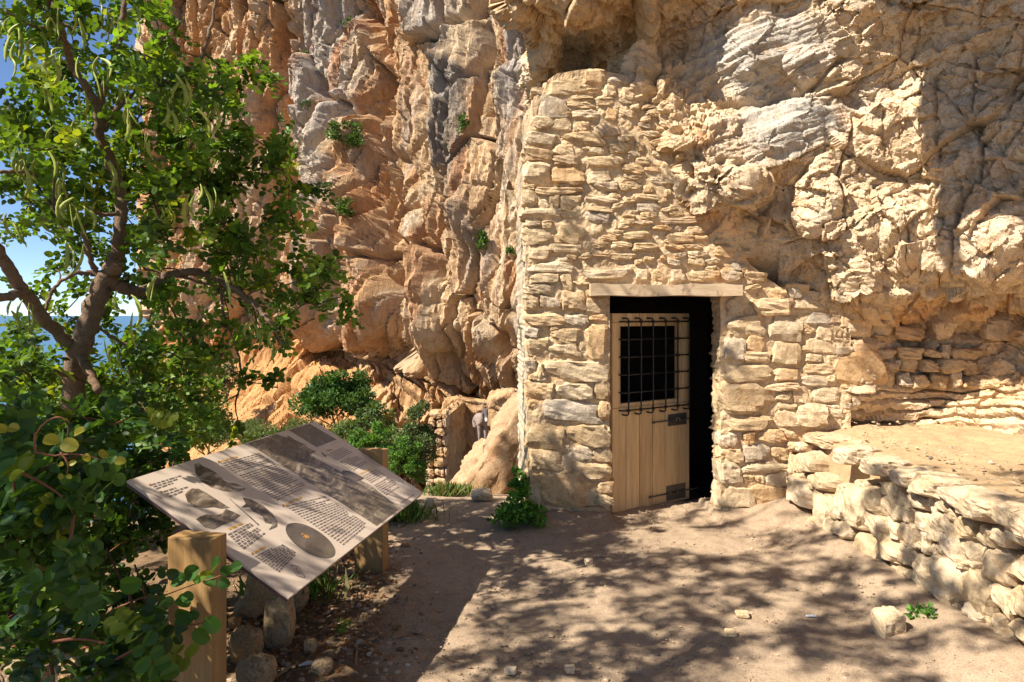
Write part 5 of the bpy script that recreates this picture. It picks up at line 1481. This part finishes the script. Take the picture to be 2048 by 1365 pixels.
for (u0, v0, u1, v1, Y_, lab) in [(230, 680, 380, 850, 11, 'light green shrub seen through the carob branches'), (330, 740, 460, 870, 12, 'yellowish green shrub under the carob limb'), (120, 720, 260, 860, 9, 'mid green shrub behind the carob trunk'), (0, 690, 140, 860, 8, 'mid green shrub left of the carob trunk'), (270, 790, 430, 900, 8, 'low leafy shrub behind the carob shoots'), (130, 860, 320, 1060, 5.2, 'dark leafy shrub filling the space under the upper panel corner'), (-40, 850, 150, 1060, 4.8, 'dark leafy shrub at the foot of the carob trunk')]:
    b, r_ = sized(u0, v0, u1, v1, Y_)
    shrub('hillside_shrub', b, r_, 3600, 0.05, (0.075, 0.15, 0.022), (0.17, 0.26, 0.03), lab, 'shrub', 'shrubs behind the carob tree', clumps=34)
for (u0, v0, u1, v1, Y_, lab) in [(385, 690, 430, 842, 26, 'thin dry grey tree at the foot of the cliff'), (425, 700, 480, 838, 27, 'thin dry tree with bare stems beside the sandy slope')]:
    b, r_ = sized(u0, v0, u1, v1, Y_)
    b.z -= .2
    shrub('dry_tree', b + Vector((0, 0, 1.0)), (r_[0], r_[0], r_[2] * .72), 1500, 0.09, (0.10, 0.105, 0.06), (0.15, 0.15, 0.08), lab, 'tree', stems=9, clumps=22)
    mb = MB()
for (u0, v0, u1, v1, Y_, n_, lab) in [(655, 222, 727, 312, 36.0, 1700, 'round green bush growing out of the grey cliff column'), (605, 188, 622, 226, 37.5, 260, 'tiny green tuft left of the grey cliff column'), (668, 385, 708, 440, 35.2, 500, 'dull green tuft below the round cliff bush'), (597, 95, 618, 135, 38, 250, 'dull green tuft in the dark groove of the cliff'), (953, 460, 982, 508, 23, 420, 'yellowish plant on the pale cliff next to the hut'), (1012, 492, 1028, 512, 22, 120, 'tiny plant on the cliff beside the hut corner'), (915, 225, 940, 275, 25, 250, 'small tuft on the dark grey cliff plate'), (680, 30, 705, 55, 35.6, 200, 'small tuft at the top of the grey column')]:
    m_ = np.hypot(CLIFF_UV[:, 0] - (u0 + u1) / 2, CLIFF_UV[:, 1] - (v0 + v1) / 2) < 0.4 * (u1 - u0)
    Y_ = float(np.percentile(CLIFF_UV[m_, 2], 15))
    b, r_ = sized(u0, v0, u1, v1, Y_ - 0.1)
    shrub('cliff_bush', b, r_, n_, 0.10 if n_ > 400 else 0.09, (0.05, 0.11, 0.02), (0.11, 0.18, 0.03), lab, 'bush', clumps=16, stems=2)
b, r_ = sized(985, 985, 1095, 1062, 5.35)
b.z = 0.0
shrub('nettle_clump', b, (r_[0] * 1.15, .18, r_[2] * .62), 1300, 0.04, (0.075, 0.20, 0.025), (0.15, 0.30, 0.04), 'bright green weed clump at the left foot of the hut', 'plant', clumps=40, upright=0.6, stems=8, shell=0.8)
b = P(1040, 1010, 5.42); b.z = 0.02
shrub('nettle_clump', b, (.09, .08, .24), 420, 0.045, (0.09, 0.23, 0.03), (0.17, 0.33, 0.05), 'taller spray of weed rising against the hut corner', 'plant', clumps=14, upright=0.9, stems=5)
b = G(1852, 1256); shrub('small_weed', b, (.10, .09, .06), 150, 0.034, (0.08, 0.20, 0.03), (0.15, 0.28, 0.05), 'small green weed at the foot of the terrace behind the squarish stone', 'plant', clumps=12)
b = G(1808, 1222); shrub('small_weed', b, (.08, .06, .035), 60, 0.028, (0.08, 0.17, 0.03), (0.14, 0.24, 0.05), 'sparse creeping weed beside the terrace foot', 'plant', clumps=8)
b = G(690, 1272); shrub('small_weed', b, (.045, .045, .05), 130, 0.02, (0.09, 0.20, 0.02), (0.16, 0.28, 0.04), 'feathery seedling in the gravel below the panel', 'plant', clumps=8, width=0.5)
def grass(name, c, rx, n, h_, label, dry=0.3):
    e = empty(name, c, label, 'grass'); c = np.array(c)
    b = c + np.stack([rng.normal(size=n) * rx, rng.normal(size=n) * rx * .6, np.zeros(n)], 1)
    b[:, 2] = ground_z(b[:, 0], b[:, 1]) - .01
    d = np.stack([rng.normal(size=n) * .45, rng.normal(size=n) * .45, np.ones(n)], 1)
    cols = np.where((rng.random(n) < dry)[:, None], np.array([[0.30, 0.25, 0.11]]), np.array([[0.10, 0.19, 0.03]])) * rng.uniform(.6, 1.3, (n, 1))
    V_, F_, C_ = leaves(b, d, rng.normal(size=(n, 3)), h_ * rng.uniform(.5, 1.2, n), cols, True, 0.045)
    child('blades', mesh_np('blades', V_, F_, False, C_), M['bush_leaf'], e)['kind'] = 'stuff'
p = G(888, 992); grass('grass_tuft', (p.x, 6.9, float(ground_z(p.x, 6.9))), .10, 700, .15, 'grass tuft at the path edge between ruin and boulder')
p = G(800, 1040); grass('grass_tuft', (p.x, p.y, float(ground_z(p.x, p.y))), .12, 500, .16, 'dark grass tuft beside the far post', .15)
p = G(700, 1190); grass('grass_tuft', (-1.28, 4.0, 0), .14, 260, .2, 'grass in the shade under the panel', .15)
# ================================================================== beyond the path
# leaning boulder
def lump(name, prof, y0, y1, mat, c, label, cat, k=2.0, amp=0.12, parent=None):
    """outline (photo pixels, own distance) given depth, rounded and broken up"""
    bm = bmesh.new()
    ym = (y0 + y1) / 2
    n = len(prof)
    fr = [bm.verts.new(P(a, b, ym) + Vector((0, y0 - ym, 0))) for a, b in prof]; bk = [bm.verts.new(P(a, b, ym) + Vector((0, y1 - ym, 0))) for a, b in prof]
    bm.faces.new(fr); bm.faces.new(bk[::-1])
    for i in range(n): bm.faces.new((fr[i], bk[i], bk[(i + 1) % n], fr[(i + 1) % n]))
    bmesh.ops.triangulate(bm, faces=bm.faces)
    for _ in range(5):
        es = [e for e in bm.edges if e.calc_length() > 0.07 * k]
        if not es: break
        bmesh.ops.subdivide_edges(bm, edges=es, cuts=1)
        bmesh.ops.triangulate(bm, faces=bm.faces)
    for _ in range(3): bmesh.ops.smooth_vert(bm, verts=bm.verts, factor=0.5, use_axis_x=True, use_axis_y=True, use_axis_z=True)
    bmesh.ops.recalc_face_normals(bm, faces=bm.faces)
    bm.normal_update()
    co = np.array([v.co[:] for v in bm.verts]); nn = np.array([v.normal[:] for v in bm.verts])
    fa, ed = facets(co * 3.0 / k, amp * 0.9); f2_, _ = facets(co * 9 / k + 5, amp * 0.35)
    h = fa + f2_ + amp * 0.5 * fbm(co * 4 / k, 4, 0.6)
    co = co + nn * h[:, None]
    for v, p in zip(bm.verts, co): v.co = p
    me = bpy.data.meshes.new(name); bm.to_mesh(me); bm.free()
    cols = np.tile(np.array(c), (len(co), 1)) * (1 + 0.2 * fbm(co * 2 / k, 3)[:, None])
    a = me.attributes.new('Col', 'FLOAT_COLOR', 'POINT'); c4 = np.ones((len(co), 4), np.float32); c4[:, :3] = cols; a.data.foreach_set('color', c4.ravel())
    me.polygons.foreach_set('use_smooth', np.ones(len(me.polygons), bool))
    o = link(name, me, mat)
    return tag(o, label, cat)
lump('leaning_boulder', [(896, 1010), (925, 955), (960, 905), (1000, 850), (1030, 806), (1060, 772), (1085, 770), (1085, 1010)], 7.3, 9.0, M['rock'], (0.45, 0.30, 0.175), 'big leaning boulder with a steep slanting edge beside the hut', 'boulder', 2.0, 0.12)
lump('perched_boulder', [(975, 812), (982, 790), (1012, 778), (1050, 785), (1055, 812), (1030, 822), (1000, 822)], 19.6, 21.0, M['cliff'], (0.58, 0.37, 0.20), 'rounded orange boulder perched above the donkey', 'boulder', 2.4, 0.12)

# ruined stone wall
ruin = empty('ruined_wall', tuple(P(900, 980, 19)), 'ruined orange stone walls beyond the path with a shaded inner corner', 'ruin')
def wall_slab(name, pts_front, thick, mat=M['cliff'], c=(0.54, 0.35, 0.18)):
    bm = bmesh.new()
    fr = [bm.verts.new(p) for p in pts_front]; bk = [bm.verts.new(Vector(p) + Vector(thick)) for p in pts_front]
    n = len(fr); bm.faces.new(fr); bm.faces.new(bk[::-1])
    for i in range(n): bm.faces.new((fr[i], bk[i], bk[(i + 1) % n], fr[(i + 1) % n]))
    bmesh.ops.triangulate(bm, faces=bm.faces)
    for _ in range(5):
        es = [e for e in bm.edges if e.calc_length() > 0.16]
        if not es: break
        bmesh.ops.subdivide_edges(bm, edges=es, cuts=1); bmesh.ops.triangulate(bm, faces=bm.faces)
    bmesh.ops.recalc_face_normals(bm, faces=bm.faces); bm.normal_update()
    co = np.array([v.co[:] for v in bm.verts]); nn = np.array([v.normal[:] for v in bm.verts])
    f_, e_ = facets(co * 2.2, 0.09); co = co + nn * (f_ + 0.07 * fbm(co * 3, 4, .6))[:, None]
    for v, p in zip(bm.verts, co): v.co = p
    me = bpy.data.meshes.new(name); bm.to_mesh(me); bm.free()
    a = me.attributes.new('Col', 'FLOAT_COLOR', 'POINT'); c4 = np.ones((len(co), 4), np.float32); c4[:, :3] = np.array(c) * (1 + .2 * fbm(co * 1.5, 3)[:, None]); a.data.foreach_set('color', c4.ravel())
    return child(name, me, mat, ruin)
wall_slab('side_wall', [P(852, 1000, 18), P(893, 1000, 18), P(893, 835, 18), P(880, 830, 18), P(868, 845, 18), P(858, 870, 18)], (0.25, 3.4, 0))
wall_slab('back_wall', [P(875, 1000, 21.2), P(1075, 1000, 21.2), P(1075, 800, 21.2), P(1020, 815, 21.2), P(985, 808, 21.2), P(950, 806, 21.2), P(915, 797, 21.2), P(892, 803, 21.2), P(878, 830, 21.2)], (0, 0.7, 0))
rb = []
yy = 822
while yy < 975:
    hh_ = rng.uniform(14, 24); xx = 853 + max(0, (850 - yy) * .25)
    while xx < 890:
        ww_ = rng.uniform(14, 26); rb.append((xx, yy, min(xx + ww_, 896), yy + hh_)); xx += ww_
    yy += hh_
lay_stones(rb, (0, 0, 1), (0, 17.95, 0), (0, -1, 0), ruin, RUIN_POOL, (0.25, 0.4), 1.0, sink=0.2)

# donkey, three-quarter front, head towards the path
dk = empty('donkey', (0, 0, 0), 'grey brown donkey with a white muzzle standing by the ruin', 'donkey')
DZ = P(965, 893, 19.3)
dk.location = DZ
SK = {  # joint: (x right, y away, z up, radius x, radius y)
 'pelvis': (-.13, .55, .74, .17, .18), 'loin': (-.10, .30, .76, .165, .17), 'rib': (-.05, .05, .74, .17, .19), 'chest': (0, -.18, .74, .14, .17), 'nb': (.03, -.30, .86, .10, .12), 'neck': (.07, -.40, .98, .075, .095), 'poll': (.10, -.46, 1.08, .07, .075), 'brow': (.115, -.54, 1.04, .075, .07), 'nose': (.13, -.61, .93, .055, .055), 'muz': (.14, -.65, .83, .05, .05), 'lip': (.143, -.665, .79, .038, .04),
 'shL': (-.08, -.16, .62, .075, .08), 'elL': (-.085, -.15, .46, .05, .055), 'knL': (-.085, -.17, .30, .036, .036), 'feL': (-.085, -.16, .10, .026, .026), 'hoL': (-.085, -.18, .02, .036, .038),
 'shR': (.08, -.16, .62, .075, .08), 'elR': (.09, -.15, .46, .05, .055), 'knR': (.09, -.17, .30, .036, .036), 'feR': (.09, -.15, .10, .026, .026), 'hoR': (.09, -.17, .02, .036, .038),
 'thL': (-.22, .55, .60, .09, .12), 'stL': (-.23, .47, .46, .06, .075), 'hkL': (-.23, .60, .31, .036, .042), 'faL': (-.23, .57, .10, .027, .027), 'fhL': (-.23, .55, .02, .036, .038),
 'thR': (-.04, .57, .60, .09, .12), 'stR': (-.03, .50, .46, .06, .075), 'hkR': (-.03, .63, .31, .036, .042), 'faR': (-.03, .60, .10, .027, .027), 'fhR': (-.03, .58, .02, .036, .038),
 'e1L': (.06, -.47, 1.13, .026, .018), 'e2L': (.035, -.47, 1.22, .032, .014), 'e3L': (.022, -.47, 1.31, .010, .008), 'e1R': (.145, -.47, 1.13, .026, .018), 'e2R': (.168, -.47, 1.22, .032, .014), 'e3R': (.182, -.47, 1.31, .010, .008),
 't1': (-.14, .74, .78, .03, .03), 't2': (-.15, .80, .60, .02, .02), 't3': (-.15, .81, .40, .03, .03)}
ED = [('pelvis', 'loin'), ('loin', 'rib'), ('rib', 'chest'), ('chest', 'nb'), ('nb', 'neck'), ('neck', 'poll'), ('poll', 'brow'), ('brow', 'nose'), ('nose', 'muz'), ('muz', 'lip')]
for s_ in 'LR':
    ED += [('chest', 'sh' + s_), ('sh' + s_, 'el' + s_), ('el' + s_, 'kn' + s_), ('kn' + s_, 'fe' + s_), ('fe' + s_, 'ho' + s_), ('pelvis', 'th' + s_), ('th' + s_, 'st' + s_), ('st' + s_, 'hk' + s_), ('hk' + s_, 'fa' + s_), ('fa' + s_, 'fh' + s_), ('poll', 'e1' + s_), ('e1' + s_, 'e2' + s_), ('e2' + s_, 'e3' + s_)]
ED += [('pelvis', 't1'), ('t1', 't2'), ('t2', 't3')]
names = list(SK)
me = bpy.data.meshes.new('body')
me.from_pydata([SK[n][:3] for n in names], [(names.index(a), names.index(b)) for a, b in ED], [])
m, nt, bs, out = new_mat('donkey_coat')
tc = nt.nodes.new('ShaderNodeTexCoord'); ob = tc.outputs['Object']
def near_mask(p, r0, r1):
    d = nt.nodes.new('ShaderNodeVectorMath'); d.operation = 'DISTANCE'; nt.links.new(ob, d.inputs[0]); d.inputs[1].default_value = p
    mr = nt.nodes.new('ShaderNodeMapRange'); mr.inputs[1].default_value = r0; mr.inputs[2].default_value = r1; mr.inputs[3].default_value = 1; mr.inputs[4].default_value = 0
    nt.links.new(d.outputs['Value'], mr.inputs[0]); return mr.outputs[0]
c = mixc(nt, 0.6, (0.27, 0.205, 0.175), ramp(nt, noise(nt, ob, 14, 6, .6), [(0.3, (.7, .7, .7)), (.7, (1.2, 1.2, 1.2))]), 'MULTIPLY')
c = mixc(nt, near_mask((.11, -.52, 1.0), .12, .2), c, (0.075, 0.06, 0.055))
c = mixc(nt, near_mask((.14, -.66, .81), .075, .11), c, (0.62, 0.58, 0.54))
c = mixc(nt, near_mask((-.05, .1, .52), .1, .16), c, (0.5, 0.46, 0.42))
nt.links.new(c, bs.inputs['Base Color']); bs.inputs['Roughness'].default_value = .85
body = link('body', me, m, dk)
body.modifiers.new('skin', 'SKIN')
sv_ = me.skin_vertices[0].data
for i, n_ in enumerate(names):
    sv_[i].radius = SK[n_][3:5]; sv_[i].use_root = (n_ == 'pelvis')
sb = body.modifiers.new('sub', 'SUBSURF'); sb.levels = 2; sb.render_levels = 2
DARK = flat_mat('donkey_dark', (0.02, 0.016, 0.015), .5)
mb = MB()
for s_ in (-1, 1):
    mb2 = MB(); mb2.tube([(.12 + s_ * .066 - .012 * s_, -.565, 1.0), (.12 + s_ * .066, -.585, 1.0)], [.017, .010], 8)
    o = link('eye', mb2.mesh('eye', True), DARK, dk)
mb2 = MB(); mb2.tube([(.09, -.44, 1.15), (.06, -.36, 1.08), (.03, -.26, .98), (.0, -.15, .92)], [.02, .028, .024, .01], 7)
link('mane', mb2.mesh('mane', True), DARK, dk)

# ================================================================== loose stones round the board
for i, (a_, b_, c_, d_, lab) in enumerate([
    (478, 1140, 552, 1232, 'tall tan rock under the lower panel corner'), (462, 1203, 520, 1240, 'flat oval tan rock leaning beside the near post'), (520, 1196, 582, 1298, 'large upright tan rock between post and gravel'), (452, 1258, 514, 1336, 'blocky brown rock at the foot of the near post'),
    (466, 1318, 540, 1392, 'angular grey brown rock in front of the near post'), (564, 1174, 610, 1224, 'tan rock half hidden behind the upright rock'), (455, 1236, 478, 1260, 'small tan rock wedged against the near post'), (604, 1280, 630, 1312, 'slim leaning stone at the edge of the gravel'),
    (-6, 1318, 92, 1400, 'broad sunlit rock under the carob shoots'), (76, 1308, 112, 1338, 'small tan rock perched between the rocks under the shoots'), (92, 1320, 184, 1400, 'rounded tan rock under the carob shoots'), (205, 1328, 300, 1400, 'low tan rock in the shade left of the near post'),
    (620, 1326, 660, 1352, 'small flat brown stone lying in the gravel')]):
    loose('rock', a_, b_, c_, d_, 0.0, FULL_DARK, lab, 'rock')
for (a_, b_, c_, d_, lab) in [(846, 1000, 872, 1016, 'pale stone at the path edge beside the panel corner'), (1170, 1120, 1186, 1130, 'small stone on the trodden path in front of the weed clump'), (1452, 1264, 1475, 1276, 'small pale stone on the path before the door'), (1010, 1340, 1032, 1352, 'small pale stone on the dark strip of the path'), (1130, 1336, 1150, 1348, 'lone small pale stone at the sunlit edge of the path'), (940, 985, 985, 1004, 'low stone at the foot of the leaning boulder'), (1475, 1228, 1500, 1238, 'flat small stone before the doorway')]:
    loose('stone', a_, b_, c_, d_, 0.0, FULL_LIGHT, lab, 'stone')
# litter: a white scrap and twigs
mb = MB(); g0 = G(1622, 1234); mb.box(g0 + Vector((0, 0, .006)), .028, .008, .003)
tag(link('paper_scrap', bevel_mesh(mb.mesh('paper_scrap'), .001), flat_mat('white_paper', (.75, .75, .78), .6)), 'small white paper scrap on the path left of the squarish stone', 'litter')
mb = MB(); p0 = G(597, 1340); p1 = G(634, 1335); mb.tube([p0 + Vector((0, 0, .02)), (p0 + p1) / 2 + Vector((0, 0, .028)), p1 + Vector((0, 0, .02))], [.004, .011, .009], 6)
tag(link('dry_husk', mb.mesh('dry_husk', True), flat_mat('pale_husk', (.55, .5, .45), .6)), 'pale dry husk lying among the litter under the board', 'litter')
for (pl, lab) in [([(545, 1365), (580, 1345), (610, 1330), (625, 1312)], 'crooked dry twig beside the angular rock'), ([(566, 1300), (590, 1285), (630, 1275), (668, 1255)], 'long dry twig lying behind the seedling'), ([(712, 1336), (713, 1310), (716, 1290)], 'upright dry straw in the gravel'), ([(885, 1318), (900, 1326), (912, 1330)], 'short dark stick on the path')]:
    pts = [G(a_, b_) for a_, b_ in pl]
    for k_, q_ in enumerate(pts): q_.z = .012 + .012 * (k_ % 2)
    mb = MB(); path = smooth_path(pts, 4, .002); mb.tube(path, [.005 - .003 * i / (len(path) - 1) for i in range(len(path))], 6)
    tag(link('fallen_twig', mb.mesh('fallen_twig', True), flat_mat('dry_wood', (.26, .17, .09), .8)), lab, 'twig')

# gravel: broken stone bits, thick beside the board, sparse on the path
def scatter(n, fx, size, cols, name):
    t = (1 + 5 ** .5) / 2
    ico = np.array([(-1, t, 0), (1, t, 0), (-1, -t, 0), (1, -t, 0), (0, -1, t), (0, 1, t), (0, -1, -t), (0, 1, -t), (t, 0, -1), (t, 0, 1), (-t, 0, -1), (-t, 0, 1)]) / 1.9
    fc = np.array([(0, 11, 5), (0, 5, 1), (0, 1, 7), (0, 7, 10), (0, 10, 11), (1, 5, 9), (5, 11, 4), (11, 10, 2), (10, 7, 6), (7, 1, 8), (3, 9, 4), (3, 4, 2), (3, 2, 6), (3, 6, 8), (3, 8, 9), (4, 9, 5), (2, 4, 11), (6, 2, 10), (8, 6, 7), (9, 8, 1)])
    x, y = fx(n)
    s = size * np.exp(rng.normal(size=n) * .45)
    sc3 = np.stack([rng.uniform(.7, 1.4, n), rng.uniform(.7, 1.3, n), rng.uniform(.4, .8, n)], 1) * s[:, None]
    a = rng.uniform(0, 6.28, n); ca, sa = np.cos(a), np.sin(a)
    L = ico[None] * sc3[:, None] * rng.uniform(.75, 1.25, (n, 12, 3))
    X = L[..., 0] * ca[:, None] - L[..., 1] * sa[:, None]; Yy = L[..., 0] * sa[:, None] + L[..., 1] * ca[:, None]
    z = ground_z(x, y)
    V_ = np.stack([X + x[:, None], Yy + y[:, None], L[..., 2] + (z + s * .15)[:, None]], 2).reshape(-1, 3)
    F_ = (fc[None] + (np.arange(n) * 12)[:, None, None]).reshape(-1, 3)
    cc = np.array(cols)[rng.integers(0, len(cols), n)] * rng.uniform(.7, 1.25, (n, 1))
    o = link(name, mesh_np(name, V_, F_, False, np.repeat(cc, 12, 0)), M['rock'])
    return o
def fx_litter(n):
    y = rng.uniform(3.0, 6.3, n); x = -0.62 - 0.2 * (y - 3) + np.abs(rng.normal(size=n)) * -0.55 + rng.normal(size=n) * .16
    return x, y
def fx_path(n):
    y = 3.0 + 3.2 * rng.random(n) ** 1.3; return rng.uniform(-1.0, 2.2, n), y
tag(scatter(5200, fx_litter, .0085, [(.34, .23, .13), (.42, .31, .2), (.28, .17, .09), (.5, .4, .28)], 'gravel'), 'stony litter and gravel strip beside the board', 'gravel', kind='stuff')
tag(scatter(5200, fx_path, .0036, [(.42, .31, .21), (.5, .38, .27), (.38, .27, .18)], 'path_grit'), 'fine grit scattered over the trodden path', 'gravel', kind='stuff')
def fx_terr(n):
    return rng.uniform(2.6, 3.9, n), rng.uniform(3.6, 5.6, n)
o = scatter(500, fx_terr, .007, [(.5, .38, .24), (.42, .3, .18), (.55, .45, .32)], 'terrace_grit')
me = o.data; co = np.empty(len(me.vertices) * 3, np.float32); me.vertices.foreach_get('co', co); co[2::3] += 0.725; me.vertices.foreach_set('co', co)
tag(o, 'loose chips on the sandy terrace top', 'gravel', kind='stuff')
# dead leaves on the litter strip
n = 1400; x, y = fx_litter(n); z = ground_z(x, y) + .012
V_, F_, C_ = leaves(np.stack([x, y, z], 1), np.stack([rng.normal(size=n), rng.normal(size=n), .15 * rng.normal(size=n)], 1), np.stack([.4 * rng.normal(size=n), .4 * rng.normal(size=n), np.ones(n)], 1), rng.uniform(.02, .04, n), np.array([[.20, .10, .04]]) * rng.uniform(.5, 1.5, (n, 1)), True)
tag(link('leaf_litter', mesh_np('leaf_litter', V_, F_, False, C_), M['bush_leaf']), 'dead brown leaves strewn under the board', 'leaf litter', kind='stuff')
